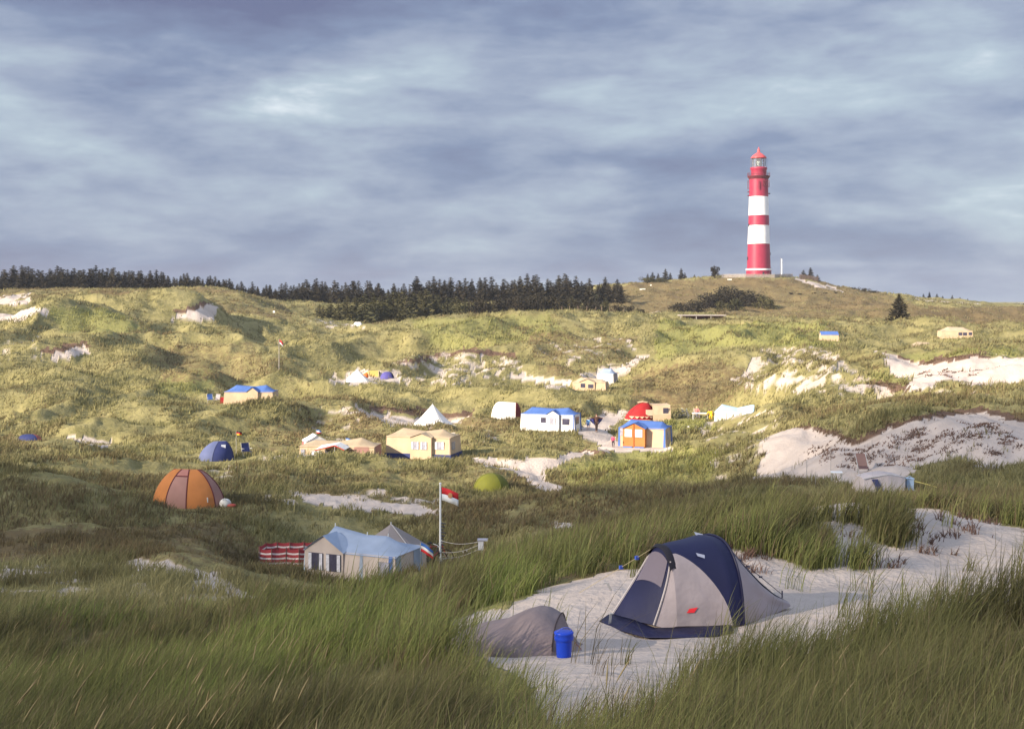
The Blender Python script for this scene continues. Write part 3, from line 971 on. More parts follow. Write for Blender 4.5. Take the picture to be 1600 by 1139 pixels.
# ------------------------------------------------------------------ trees
def leaf_mat(name, c, c2):
    m, nt, b = new_mat(name)
    b.inputs['Roughness'].default_value = 0.9; b.inputs['Specular IOR Level'].default_value = 0.1
    oi = nt.nodes.new('ShaderNodeObjectInfo')
    geo = nt.nodes.new('ShaderNodeTexCoord')
    nz = nt.nodes.new('ShaderNodeTexNoise'); nz.inputs['Scale'].default_value = 0.9; nz.inputs['Detail'].default_value = 4
    nt.links.new(geo.outputs['Object'], nz.inputs['Vector'])
    ad = nt.nodes.new('ShaderNodeMath'); ad.operation = 'ADD'
    sb = nt.nodes.new('ShaderNodeMath'); sb.operation = 'MULTIPLY'; sb.inputs[1].default_value = 0.5
    nt.links.new(oi.outputs['Random'], sb.inputs[0])
    nt.links.new(sb.outputs[0], ad.inputs[0]); nt.links.new(nz.outputs['Fac'], ad.inputs[1])
    mr = nt.nodes.new('ShaderNodeMapRange'); mr.inputs[1].default_value = 0.4; mr.inputs[2].default_value = 1.05
    nt.links.new(ad.outputs[0], mr.inputs[0])
    mx = nt.nodes.new('ShaderNodeMix'); mx.data_type = 'RGBA'
    mx.inputs[6].default_value = c + (1,); mx.inputs[7].default_value = c2 + (1,)
    nt.links.new(mr.outputs[0], mx.inputs[0]); nt.links.new(mx.outputs[2], b.inputs['Base Color'])
    return m


NEEDLE = leaf_mat("dark_needles", (0.022, 0.018, 0.013), (0.044, 0.037, 0.022))
NEEDLE2 = leaf_mat("olive_needles", (0.042, 0.042, 0.020), (0.085, 0.075, 0.034))
BARK = mat("bark", (0.07, 0.05, 0.04), 0.95, 0.3, 4.0)


def conifer_mesh(seed, whorls=17, nb=7, clump=5, width=0.27, lean=0.0, bare=0.08, upm=0.18):
    """unit height tree; returns (crown MB, trunk MB)"""
    r = random.Random(seed)
    cr = MB(); tk = MB()
    tk.tube([(0, 0, -0.05), (lean * .3, 0, 0.5), (lean, 0, 0.98)], [0.022, 0.014, 0.003], 6)
    for i in range(whorls):
        t = bare + (0.97 - bare) * (i / (whorls - 1)) ** 0.9
        ln = width * (1 - t) ** 0.8 * r.uniform(0.75, 1.15) + 0.012
        n = max(4, int(nb * (1 - 0.4 * t)))
        a0 = r.uniform(0, 6.3)
        for j in range(n):
            a = a0 + 6.283 * j / n + r.uniform(-.3, .3)
            l = ln * r.uniform(0.55, 1.2)
            d = Vector((math.cos(a), math.sin(a), 0)); side = Vector((-math.sin(a), math.cos(a), 0))
            k = max(2, int(clump * (0.45 + 0.75 * (1 - t))))
            for q in range(k):
                f = (q + 0.5 + r.uniform(-.3, .3)) / k
                c = Vector((lean * t, 0, t)) + d * (l * f) + Vector((0, 0, l * (upm * f * f * 2 - 0.22 * f) + r.uniform(-.008, .008))) + side * r.uniform(-.02, .02)
                s = (0.030 + 0.036 * (1 - t)) * r.uniform(0.7, 1.35)
                nn = Vector((r.uniform(-1, 1), r.uniform(-1, 1), r.uniform(0.2, 1.2))).normalized()
                p = nn.orthogonal().normalized(); w = nn.cross(p)
                p = (p * 0.5 + d * 0.8).normalized()
                cr.add((c - p * s * 1.3, c + w * s * .55, c + p * s * 1.5, c - w * s * .55 - Vector((0, 0, s * .3))), ((0, 1, 2, 3),))
    # leader shoot
    for q in range(6):
        z = 0.93 + q * 0.013
        a = r.uniform(0, 6.3); s = 0.013
        cr.add(((lean, 0, z - .02), (lean + math.cos(a) * s, math.sin(a) * s, z), (lean, 0, z + .025)), ((0, 1, 2),))
    return cr, tk


def bush_mesh(seed, n=900, lobes=9, flat=0.75):
    """unit height rounded pine or shrub, width about 1.3"""
    r = random.Random(seed)
    cr = MB(); tk = MB()
    L = []
    for i in range(lobes):
        a = r.uniform(0, 6.3); q = r.uniform(0, 0.45)
        z = r.uniform(0.25, 0.72)
        L.append((Vector((math.cos(a) * q, math.sin(a) * q, z)), r.uniform(0.16, 0.28)))
        tk.tube([(0, 0, -0.05), (L[-1][0].x * .5, L[-1][0].y * .5, z * .55), tuple(L[-1][0])], [0.025, 0.015, 0.005], 5)
    for i in range(n):
        c, rr = r.choice(L)
        d = Vector((r.gauss(0, 1), r.gauss(0, 1), r.gauss(0.15, 1))).normalized()
        p0 = c + d * rr * r.uniform(0.55, 1.08)
        if p0.z < 0.0: p0.z = r.uniform(0, .08)
        s = r.uniform(0.022, 0.05)
        nn = (d + Vector((r.uniform(-1, 1), r.uniform(-1, 1), r.uniform(-.5, 1)))).normalized()
        p = nn.orthogonal().normalized(); w = nn.cross(p)
        cr.add((p0 - p * s, p0 + w * s * .7, p0 + p * s, p0 - w * s * .7), ((0, 1, 2, 3),))
    return cr, tk


def join_tree(pair, name, needles):
    cr, tk = pair
    me = bpy.data.meshes.new(name)
    k = len(cr.v)
    me.from_pydata([tuple(v) for v in cr.v + tk.v], [], cr.f + [tuple(i + k for i in f) for f in tk.f])
    me.materials.append(needles); me.materials.append(BARK)
    me.polygons.foreach_set("material_index", [0] * len(cr.f) + [1] * len(tk.f))
    me.update()
    return me


CON = [join_tree(conifer_mesh(s, 17, 9, 6, w, ln, .0), "conifer", NEEDLE) for s, w, ln in ((1, .34, .0), (2, .30, .02), (3, .38, -.02), (4, .26, .01), (5, .36, .0))]
CON2 = [join_tree(conifer_mesh(s, 15, 10, 8, w, ln, .0), "conifer", NEEDLE2) for s, w, ln in ((11, .46, .0), (12, .42, .02), (13, .52, -.02))]
BUSH = [join_tree(bush_mesh(s, 1000, l), "pine_bush", NEEDLE2) for s, l in ((21, 9), (22, 11), (23, 8))]
BUSHD = [join_tree(bush_mesh(s, 1000, l), "pine_bush", NEEDLE) for s, l in ((24, 9), (25, 12))]


def tree(name, me, px, D, top, label, group, wide=1.0, sink=0.25):
    p = at(px, D)
    zt = CZ + (HORIZ - top) / F * D
    h = max(zt - p.z + sink, 1.0)
    o = bpy.data.objects.new(name, me); COL.objects.link(o)
    o.location = (p.x, p.y, p.z - sink)
    o.scale = (h * wide, h * wide, h)
    o.rotation_euler = (0, 0, random.uniform(0, 6.28))
    return tag(o, label, "tree" if 'bush' not in name else "bush", group)


def lerp_list(pts, x):
    return float(np.interp(x, [p[0] for p in pts], [p[1] for p in pts]))


TL1 = [(-60, 415), (0, 419), (60, 420), (150, 418), (215, 422), (270, 428), (330, 434), (380, 441), (430, 452)]
for i in range(125):
    px = -50 + 490 * (i / 124) ** 0.85 + random.uniform(-3, 3)
    D = random.uniform(332, 362)
    big = random.random() < 0.35
    tree("conifer", random.choice(CON), px, D, lerp_list(TL1, px) + (random.uniform(-5, 2) if big else random.uniform(1, 7)),
         "dark conifer in the long forest edge behind the left dunes", "conifers of the forest behind the left dunes", random.uniform(1.1, 1.5))
TL2 = [(425, 446), (450, 441), (520, 441), (600, 446), (650, 437), (720, 436), (800, 434), (870, 432), (930, 436), (975, 440)]
for i in range(120):
    px = 425 + 548 * i / 119 + random.uniform(-3, 3)
    D = random.uniform(338, 372)
    big = random.random() < 0.4
    tree("conifer", random.choice(CON), px, D, lerp_list(TL2, px) + (random.uniform(-6, 2) if big else random.uniform(2, 11)),
         "dark conifer in the forest between the left dunes and the lighthouse hill", "conifers of the forest in the middle of the skyline", random.uniform(1.1, 1.5))
TL3 = [(497, 468), (520, 470), (545, 458), (600, 457), (650, 455), (690, 452), (730, 464), (760, 462), (800, 458), (860, 456), (900, 462), (950, 468), (1000, 479)]
for i in range(62):
    px = 497 + 505 * i / 61 + random.uniform(-4, 4)
    D = random.uniform(282, 302)
    bushy = px > 730 and random.random() < .75
    tree("pine_bush" if bushy else "conifer", random.choice(BUSHD if bushy else CON2), px, D, lerp_list(TL3, px) + random.uniform(-3, 9),
         "low rounded pine bush along the foot of the forest" if bushy else "broad olive conifer in front of the dark forest",
         "pine bushes at the foot of the forest" if bushy else "broad conifers in front of the dark forest", random.uniform(.8, 1.15) if bushy else random.uniform(.9, 1.2), 0.5)
for px, top in ((1012, 428), (1020, 425), (1028, 427), (1040, 420), (1047, 426), (1064, 419), (1070, 426), (1085, 429)):
    tree("conifer", random.choice(CON), px, 404 + random.uniform(-2, 6), top, "small dark conifer on the crest left of the lighthouse", "small conifers on the crest left of the lighthouse", 1.3)
for px, top, lab in ((1256, 422, "slim dark conifer right of the lighthouse, beside the wooden fence"), (1266, 418, "tallest dark conifer right of the lighthouse, behind the wooden fence"), (1277, 429, "smallest dark conifer right of the lighthouse, at the end of the wooden fence")):
    tree("conifer", random.choice(CON), px, 411, top, lab, "conifers behind the wooden fence", 1.5)
for px, top in ((1443, 459), (1452, 456), (1464, 459), (1473, 462), (1488, 461), (1500, 464), (1512, 466)):
    tree("conifer", random.choice(CON), px, 455, top, "tiny thin conifer on the far right skyline", "tiny conifers on the far right skyline", 1.2)
for px, top, D, w in ((1318, 450, 412, 1.5), (1335, 447, 410, 1.6), (1352, 449, 412, 1.5), (1365, 452, 410, 1.4)):
    tree("pine_bush", random.choice(BUSHD), px, D, top, "low dark bush on the skyline right of the lighthouse hill", "low bushes on the skyline right of the lighthouse", w, 1.0)
for px, top, D, w in ((1062, 474, 318, 1.6), (1075, 470, 322, 1.5), (1092, 464, 328, 1.4), (1105, 456, 338, 1.3), (1118, 450, 341, 1.2), (1132, 447, 342, 1.15), (1147, 443, 343, 1.15), (1160, 447, 341, 1.2),
                      (1176, 454, 338, 1.4), (1190, 460, 334, 1.5), (1204, 466, 330, 1.6), (1125, 468, 325, 1.3), (1150, 464, 325, 1.3)):
    tree("pine_bush", random.choice(BUSHD + BUSHD + BUSH[:1]), px, D, top, "dark pine bush in the dense thicket on the slope below the lighthouse", "pine thicket on the slope below the lighthouse", w, 0.6)
for px, top, D, w in ((1236, 456, 372, 1.5), (1250, 457, 370, 1.5), (1272, 459, 372, 1.6), (1290, 457, 374, 1.7), (1306, 458, 376, 1.6)):
    tree("pine_bush", random.choice(BUSHD), px, D, top, "low dark bush along the slope under the lighthouse path", "low bushes under the lighthouse path", w, 0.6)
for px, top, D, w in ((1040, 467, 372, 2.2), (1055, 466, 372, 2.2), (1012, 432, 398, 2.2), (1030, 433, 398, 2.2)):
    tree("pine_bush", random.choice(BUSH), px, D, top, "flat bush on the heath slope left of the lighthouse", "flat bushes on the heath slope", w, 0.6)
for i in range(22):
    px = 1525 + i * 6 + random.uniform(-2, 2)
    tree("pine_bush", random.choice(BUSHD), px, 640 + random.uniform(-30, 30), 472 + random.uniform(-2, 2), "distant dark tree in the low wood on the right horizon", "low wood on the right horizon", 1.1, 2)


def part_tree(name, label, pair, needles, px, D, top, wide, cat="tree"):
    p = at(px, D)
    h = CZ + (HORIZ - top) / F * D - p.z + .15
    t = thing(name, label, cat, (p.x, p.y, p.z - .15), 1.1)
    for mb, nm, m in ((pair[0], "crown", needles), (pair[1], "trunk", BARK)):
        o = mb.build(nm, m, t)
        o.scale = (h * wide, h * wide, h)
    return t


part_tree("conifer", "broad solitary dark conifer standing alone on the right dunes", conifer_mesh(77, 22, 11, 9, 0.50, 0.0, 0.02), NEEDLE, 1405, 240, 459, 1.0)
part_tree("pine_tree", "rounded windswept pine at the left end of the lighthouse wall", bush_mesh(78, 1500, 12), NEEDLE, 1117, 399, 414, 0.78)

# ------------------------------------------------------------------ lighthouse
def build_lighthouse():
    D = 407.0
    p = at(1185.5, D)
    u = D / F
    red = mat("lighthouse_red", (0.30, 0.024, 0.056), 0.45, 0.10, 0.8, 0.15, 3.0)
    white = mat("lighthouse_white", (0.82, 0.80, 0.78), 0.5, 0.05, 0.8)
    dark = mat("lighthouse_dark", (0.13, 0.025, 0.035), 0.5)
    pink = mat("lantern_red", (0.58, 0.075, 0.08), 0.4)
    t = thing("lighthouse", "tall red and white banded lighthouse on the hill above the camp", "lighthouse", (p.x, p.y, p.z))
    def rad(h): return 4.05 - (4.05 - 3.15) * min(max(h, 0.0) / 27.0, 1.0) ** 0.85
    def band(h0, h1, m, extra=0.0):
        n = max(2, int((h1 - h0) / 1.2))
        pr = [(rad(h0 + (h1 - h0) * i / n) + extra, h0 + (h1 - h0) * i / n) for i in range(n + 1)]
        return MB().lathe(pr, 48).build("band", m, t, True)
    band(-1.5, 2.0, red, 0.18); band(2.0, 2.55, white, 0.34); band(2.55, 10.9, red); band(10.9, 16.9, white); band(16.9, 20.4, red); band(20.4, 26.6, white); band(26.6, 32.6, red)
    for h in (16.9, 10.9, 20.4):
        MB().lathe([(rad(h) + .02, h - .09), (rad(h) + .09, h - .06), (rad(h) + .09, h + .06), (rad(h) + .02, h + .09)], 48).build("ledge", white, t, True)
    MB().lathe([(3.12, 32.3), (3.25, 32.6), (3.75, 33.3), (3.78, 33.5), (0.1, 33.5)], 48).build("gallery_deck", dark, t)
    rl = MB()
    for hh in (34.0, 34.5):
        rl.lathe([(3.68, hh), (3.72, hh), (3.72, hh + .06), (3.68, hh + .06), (3.68, hh)], 40)
    for j in range(28):
        q = 6.2832 * j / 28
        rl.box((3.7 * math.cos(q), 3.7 * math.sin(q), 34.0), (.06, .06, 1.05), q)
    rl.build("railing", dark, t)
    MB().lathe([(2.62, 33.5), (2.55, 35.4), (2.78, 35.7), (2.85, 36.1), (2.72, 36.4), (0.1, 36.4)], 40).build("watch_room", red, t, True)
    gm, nt, b = new_mat("lantern_glass")
    b.inputs['Transmission Weight'].default_value = 0.9; b.inputs['Roughness'].default_value = 0.05; b.inputs['IOR'].default_value = 1.1
    b.inputs['Base Color'].default_value = (0.8, 0.85, 0.9, 1)
    lg = MB().lathe([(2.15, 36.4), (2.15, 39.5)], 24).build("lantern_glazing", gm, t, True)
    bars = MB()
    for j in range(12):
        q = 6.2832 * j / 12
        bars.box((2.2 * math.cos(q), 2.2 * math.sin(q), 37.95), (.11, .11, 3.1), q)
    for hh in (37.4, 38.4):
        bars.lathe([(2.16, hh), (2.24, hh), (2.24, hh + .08), (2.16, hh + .08)], 24)
    bars.build("glazing_bars", mat("lantern_bars", (0.16, 0.15, 0.18), 0.4), lg)
    op = MB().lathe([(0.5, 36.4), (0.75, 36.9), (0.95, 37.6), (0.95, 38.4), (0.6, 39.0), (0.3, 39.3)], 20)
    op.build("lens", mat("lens_glass", (0.55, 0.58, 0.45), 0.12, 0.1, 3, 0, 60, 0.2), lg, True)
    posts = MB()
    for j in range(10):
        q = 6.2832 * (j + .5) / 10
        posts.box((2.74 * math.cos(q), 2.74 * math.sin(q), 37.9), (.07, .07, 3.0), q)
    posts.build("lantern_gallery_rail", mat("lantern_bars", (0.16, 0.15, 0.18)), t)
    MB().lathe([(2.6, 39.45), (2.62, 39.62), (2.2, 40.2), (1.4, 40.85), (0.75, 41.25), (0.45, 41.45), (0.42, 41.9), (0.5, 42.2), (0.25, 42.6), (0.06, 43.2), (0.0, 43.3)], 32).build("lantern_roof", pink, t, True)
    # aerials and brackets under the gallery
    an = MB()
    for q, h0, h1 in ((-1.75, 28.9, 31.6), (-1.35, 29.8, 31.8), (-1.2, 29.8, 31.8), (-1.0, 29.8, 31.8), (-0.55, 29.6, 32.0), (3.15, 29.2, 32.0)):
        r0 = rad(30) + .45
        an.box((r0 * math.cos(q), r0 * math.sin(q), (h0 + h1) / 2), (.2, .2, h1 - h0), q)
        an.box(((r0 - .25) * math.cos(q), (r0 - .25) * math.sin(q), h1 - .15), (.55, .1, .1), q)
        an.box(((r0 - .25) * math.cos(q), (r0 - .25) * math.sin(q), h0 + .25), (.55, .1, .1), q)
    for q, hh in ((3.15, 28.2), (3.15, 27.0), (-0.2, 27.6)):
        an.box(((rad(hh) + .3) * math.cos(q), (rad(hh) + .3) * math.sin(q), hh), (.6, .3, .35), q)
    an.build("aerial_mount", dark, t)
    wd = mat("lighthouse_window", (0.05, 0.04, 0.05), 0.2)
    for q, hh in ((-1.40, 0.95), (-0.62, 1.1), (-0.30, 7.5), (-2.95, 6.0), (-2.9, 17.0)):
        MB().box(((rad(hh) + .16) * math.cos(q), (rad(hh) + .16) * math.sin(q), hh), (.12, .55, 1.0), q).build("window", wd, t)


build_lighthouse()


def slat_fence(name, label, pts, hgt, m, spacing=0.35, slat=0.22, thick=0.05):
    o0 = Vector(pts[0])
    t = thing(name, label, "fence", pts[0])
    sl = MB(); ra = MB(); po = MB()
    for a, b in zip(pts[:-1], pts[1:]):
        a = Vector(a) - o0; b = Vector(b) - o0
        d = b - a; L = d.length; rz = math.atan2(d.y, d.x)
        n = max(2, int(L / spacing))
        for i in range(n + 1):
            c = a + d * (i / n)
            sl.box((c.x, c.y, c.z + hgt * .5), (slat, thick, hgt * random.uniform(.94, 1.04)), rz)
        for hh in (.25, .75):
            ra.tube([a + Vector((0, .07, hgt * hh)), b + Vector((0, .07, hgt * hh))], .05, 4)
        k = max(1, int(L / 2.5))
        for i in range(k + 1):
            c = a + d * (i / k)
            po.box((c.x, c.y + .16, c.z + hgt * .5), (.14, .14, hgt * 1.08), rz)
    sl.build("slats", m, t); ra.build("rails", m, t); po.build("posts", m, t)
    return t


pale = mat("pale_wood", (0.30, 0.26, 0.235), 0.9, 0.25, 2.0)
brownw = mat("brown_wood", (0.16, 0.11, 0.085), 0.9, 0.3, 2.0)
slat_fence("slat_fence", "long pale wooden fence round the foot of the lighthouse", [at(1128, 399), at(1165, 395), at(1210, 395), at(1238, 400)], 1.25, pale)
slat_fence("slat_fence", "short brown wooden fence beside the conifers right of the lighthouse", [at(1250, 402), at(1278, 404)], 1.7, brownw)
t = thing("mast", "thin white mast standing right of the lighthouse", "mast", at(1221.5, 405))
MB().tube([(0, 0, -.3), (0, 0, 5.8)], [.15, .12], 8).build("pole", mat("white_paint", (0.8, 0.8, 0.8), 0.5), t)
MB().tube([(-.35, 0, 0), (-.35, 0, 6.2)], .07, 6).build("conductor", mat("grey_metal", (0.25, 0.25, 0.27), 0.5), t)
MB().box((0, 0, .2), (.8, .8, .5)).build("foot", mat("grey_metal", (0.25, 0.25, 0.27)), t)
for px, D, nm, lb, d in ((1004, 372, "board", "pale board lying on the heath slope left of the pine thicket", (1.7, .4, .5)), (1140, 394, "board", "pale board lying just below the lighthouse fence", (1.4, .4, .4)), (1017, 385, "board", "small pale board high on the heath slope", (.5, .3, .5))):
    p = at(px, D, .25)
    tag(MB().box((0, 0, 0), d).box((0, .05, -.25), (d[0] * .6, .2, .3)).build(nm, mat("pale_board", (0.7, 0.66, 0.58), 0.8), None), lb, "board").location = p


def build_shelter():
    p = at(1097, 243)
    t = thing("shelter", "long low flat roofed dark red shelter below the pine thicket", "shelter", (p.x, p.y, p.z - .8))
    w = mat("shelter_red", (0.12, 0.045, 0.045), 0.85, 0.3, 1.5)
    MB().box((0.3, .9, .5), (8.0, 1.8, 2.0)).build("wall", w, t)
    MB().box((0, 0.5, 1.60), (9.2, 3.6, .16)).build("roof", mat("shelter_roof", (0.42, 0.36, 0.33), 0.8), t)
    for x in (-4.4, -1.3, 1.6, 4.4):
        MB().box((x, -1.0, .3), (.14, .14, 2.5)).build("post", mat("grey_wood", (0.34, 0.31, 0.29), 0.9), t)
    for x in (-2.4, 0.4, 3.0):
        MB().box((x, -.012, .9), (.9, .05, .5)).build("window", mat("dark_pane", (0.03, 0.03, 0.04), 0.2), t)


build_shelter()
for px, D in ((878, 270), (890, 270), (903, 269), (917, 268), (931, 267), (940, 266), (953, 265)):
    p = at(px, D)
    tag(MB().tube([(0, 0, -.2), (0, 0, 1.7)], [.09, .07], 6).tube([(-.06, 0, 1.45), (.06, 0, 1.45)], .1, 6).build("fence_post", brownw), "thin wooden post below the pine bushes left of the shelter", "post", "fence posts below the pine bushes").location = p

# ------------------------------------------------------------------ tents
C_ = dict(
    blue=(0.085, 0.165, 0.43), dblue=(0.030, 0.040, 0.135), cream=(0.56, 0.415, 0.275), sandy=(0.46, 0.35, 0.23), white=(0.78, 0.75, 0.72), skyb=(0.33, 0.39, 0.50),
    pale=(0.56, 0.47, 0.425), navy=(0.012, 0.014, 0.055), grey=(0.36, 0.31, 0.325), orange=(0.50, 0.185, 0.052), mauve=(0.34, 0.18, 0.15), olive=(0.20, 0.20, 0.025), red=(0.36, 0.018, 0.02),
    lightblue=(0.42, 0.58, 0.74), maroon=(0.16, 0.03, 0.03), yellow=(0.66, 0.48, 0.14), purple=(0.10, 0.085, 0.30))
def fm(k): return fabric("canvas_" + k, C_[k])
PANE = mat("window_film", (0.30, 0.29, 0.34), 0.25, 0.3, 4.0)
PANED = mat("dark_window_film", (0.06, 0.055, 0.085), 0.25, 0.3, 4.0)
CURT = mat("curtain", (0.56, 0.55, 0.60), 0.8, 0.25, 6.0)
POLE = mat("tent_pole", (0.45, 0.44, 0.42), 0.4)


def seat(px, py, D):
    return ((px - 800) / F * D, D, CZ - (py - HORIZ) / F * D)


def house_tent(name, label, px, py, D, rz, L, W, hw, ridge, roof, wall, left='hip', right='hip', windows=(), porch=None, strips=(), skirt=None, over=0.06, lift=0.0, finials=False, sag=0.10):
    x, y, z = seat(px, py, D)
    t = thing(name, label, "tent", (x, y, z - 0.02 + lift), rz)
    hx, hy = L / 2, W / 2
    rp = list(ridge)
    if left == 'hip': rp = [(-hx - over, hw)] + rp
    else: rp = [(-hx - over, rp[0][1])] + rp
    if right == 'hip': rp = rp + [(hx + over, hw)]
    else: rp = rp + [(hx + over, rp[-1][1])]
    zr = lambda a: float(np.interp(a, [p[0] for p in rp], [p[1] for p in rp]))
    # walls lean outwards to the ground
    wl = MB(); b = 0.10
    wl.loft([[(-hx - b, -hy - b, -.25), (hx + b, -hy - b, -.25), (hx + b, hy + b, -.25), (-hx - b, hy + b, -.25)],
             [(-hx - b * .4, -hy - b * .4, hw * .6), (hx + b * .4, -hy - b * .4, hw * .6), (hx + b * .4, hy + b * .4, hw * .6), (-hx - b * .4, hy + b * .4, hw * .6)],
             [(-hx, -hy, hw), (hx, -hy, hw), (hx, hy, hw), (-hx, hy, hw)]], True)
    if left != 'hip': wl.tri((-hx, -hy, hw), (-hx, hy, hw), (-hx, 0, zr(-hx) - .03))
    if right != 'hip': wl.tri((hx, -hy, hw), (hx, hy, hw), (hx, 0, zr(hx) - .03))
    wl.build("wall", fm(wall), t)
    rows = []
    xs = sorted(set(list(np.linspace(-hx - over, hx + over, 25)) + [p[0] for p in rp]))
    for a in xs:
        row = []
        for j in range(13):
            s = -1 + 2 * j / 12
            k = (1 - abs(s))
            zz = hw + .012 + (zr(a) - hw) * (k - sag * math.sin(math.pi * k)) - (0.07 if abs(s) > .99 else 0)
            row.append((a, s * (hy + over), zz))
        rows.append(row)
    MB().loft(rows).build("roof", fm(roof), t, True)
    if finials:
        for a, zz in ridge:
            MB().tube([(a, 0, zz - .03), (a, 0, zz + .13)], [.03, .02], 6).build("pole_tip", mat("pole_tip_white", (.7, .7, .68)), t)
    if porch:
        x0, x1, dep, zp, pm = porch[:5]
        proof = porch[5] if len(porch) > 5 else roof
        xm = (x0 + x1) / 2; yf = -hy - dep
        MB().loft([[(x0, -hy, -.25), (x0, yf, -.25), (x1, yf, -.25), (x1, -hy, -.25)], [(x0, -hy, hw), (x0, yf, hw), (x1, yf, hw), (x1, -hy, hw)]]).tri((x0, yf, hw), (x1, yf, hw), (xm, yf, zp)).build("porch_wall", fm(pm), t)
        yb = -hy + W * .35
        r = MB()
        for s in (x0 - .07, x1 + .07):
            r.quad((s, yf - .1, hw - .02), (xm, yf - .1, zp + .02), (xm, yb, zp + .02), (s, yb, hw + .16))
        r.build("porch_roof", fm(proof), t)
    for wdef in windows:
        face, a, z0, w, h, m = wdef[:6]
        bb = b * (1 - (z0 + h / 2) / hw) * 0.8 + .03
        if face == 'front': c, rot = (a, -hy - bb, z0 + h / 2), 0
        elif face == 'left': c, rot = (-hx - bb, a, z0 + h / 2), math.pi / 2
        elif face == 'right': c, rot = (hx + bb, a, z0 + h / 2), math.pi / 2
        else: c, rot = (a, -hy - porch[2] - .02, z0 + h / 2), 0
        o = MB().box(c, (w, .05, h), rot).build("window", m, t)
        if len(wdef) > 6:       # curtains drawn to the sides
            for s in (-1, 1):
                cb = MB()
                d = Vector((w * .34 * s, 0, 0)); d.rotate(Matrix.Rotation(rot, 3, 'Z'))
                n_ = Vector((0, -.032, 0)); n_.rotate(Matrix.Rotation(rot if face != 'right' else -rot, 3, 'Z'))
                if face == 'left': n_ = Vector((-.032, 0, 0))
                if face == 'right': n_ = Vector((.032, 0, 0))
                cb.box((c[0] + d.x * 1.12 + n_.x, c[1] + d.y * 1.12 + n_.y, c[2]), (w * .22, .02, h * .96), rot)
                cb.build("curtain", CURT, o)
    for face, a, w, m in strips:
        s = MB()
        if face == 'front': s.quad((a - w / 2, -hy - b - .02, -.2), (a + w / 2, -hy - b - .02, -.2), (a + w * .3, -hy - .02, hw), (a - w * .3, -hy - .02, hw))
        elif face == 'right': s.quad((hx + b + .02, a - w / 2, -.2), (hx + b + .02, a + w / 2, -.2), (hx + .02, a + w * .4, hw), (hx + .02, a - w * .4, hw))
        elif face == 'left': s.quad((-hx - b - .02, a - w / 2, -.2), (-hx - b - .02, a + w / 2, -.2), (-hx - .02, a + w * .4, hw), (-hx - .02, a - w * .4, hw))
        s.build("corner_strip", fm(m), t)
    if skirt:
        k = b + .03
        MB().loft([[(-hx - k - .1, -hy - k - .1, -.2), (hx + k + .1, -hy - k - .1, -.2), (hx + k + .1, hy + k + .1, -.2), (-hx - k - .1, hy + k + .1, -.2)],
                   [(-hx - k + .01, -hy - k + .01, .36), (hx + k - .01, -hy - k + .01, .36), (hx + k - .01, hy + k - .01, .36), (-hx - k + .01, hy + k - .01, .36)]], True).build("ground_flap", fm(skirt), t)
    return t


def dome_tent(name, label, px, py, D, rz, rx, ry, h, tx, panels, piping=(), pipe_m=None, pw=0.05, power=1.0, e_split=None):
    x, y, z = seat(px, py, D)
    t = thing(name, label, "tent", (x, y, z - .05), rz)
    def P(a, e):
        bx, by = rx * math.cos(a), -ry * math.sin(a)
        tx_ = tx[0] + (tx[1] - tx[0]) * (0.5 + 0.5 * math.cos(a)); ty = -0.10 * ry * math.sin(a)
        c = max(math.cos(e), 0.0) ** power
        return Vector((bx * c + tx_ * (1 - c), by * c + ty * (1 - c), h * math.sin(e)))
    for nm, a0, a1, e0, e1, m in panels:
        rows = []
        na = max(4, int(abs(a1 - a0) / .12)); ne = 14
        for i in range(na + 1):
            a = a0 + (a1 - a0) * i / na
            rows.append([P(a, e0 + (e1 - e0) * j / ne) for j in range(ne + 1)])
        MB().loft(rows).build(nm, m, t, True)
    top = MB()
    N = 24
    top.add([P(2 * math.pi * i / N, math.pi / 2) for i in range(N)], [tuple(range(N))])
    top.build("top_panel", panels[0][5], t)
    for a, e0, e1 in piping:
        MB().tube([P(a, e0 + (e1 - e0) * j / 14) * 1.004 for j in range(15)], pw * .5, 5).build("piping", pipe_m, t)
    return t, P


def pyramid_tent(name, label, px, py, D, rz, r, h, n, m, wall=0.25, sq=1.0, bulge=-0.05, door=None, tip=True):
    x, y, z = seat(px, py, D)
    t = thing(name, label, "tent", (x, y, z - .05), rz)
    rows = []
    for k in range(9):
        f = k / 8
        rr = r * (1 - f) * (1 + bulge * math.sin(math.pi * f) * 2) + .03
        rows.append([(rr * math.cos(6.2832 * j / n), rr * sq * math.sin(6.2832 * j / n), wall + (h - wall) * f) for j in range(n)])
    rows = [[(p[0] * 1.02, p[1] * 1.02, -.2) for p in rows[0]]] + rows
    MB().loft(rows, True).build("canvas", m, t)
    if tip:
        MB().tube([(0, 0, h - .15), (0, 0, h + .12)], [.05, .035], 6).build("pole_tip", POLE, t)
    a = door if door is not None else -1.2
    c, s = math.cos(a), math.sin(a) * sq
    MB().tube([(r * 1.0 * c, r * 1.0 * s, wall), (r * .5 * c * (1 + 2 * bulge) + .02 * c, r * .5 * s * (1 + 2 * bulge) + .02 * s, wall + (h - wall) * .5), (.05 * c, .05 * s, h)], .022, 4).build("door_seam", mat("seam_grey", (.5, .48, .47)), t)
    return t


def R2(a): return a * math.pi
NAVYF, GREYF = fabric("tent_navy", C_['navy'], 0.06, 0.2, 1.0, 0.25, 3.0, 0.55), fabric("tent_grey", (0.42, 0.36, 0.375), 0.25, 0.10, 2.0, 0.9, 3.0)

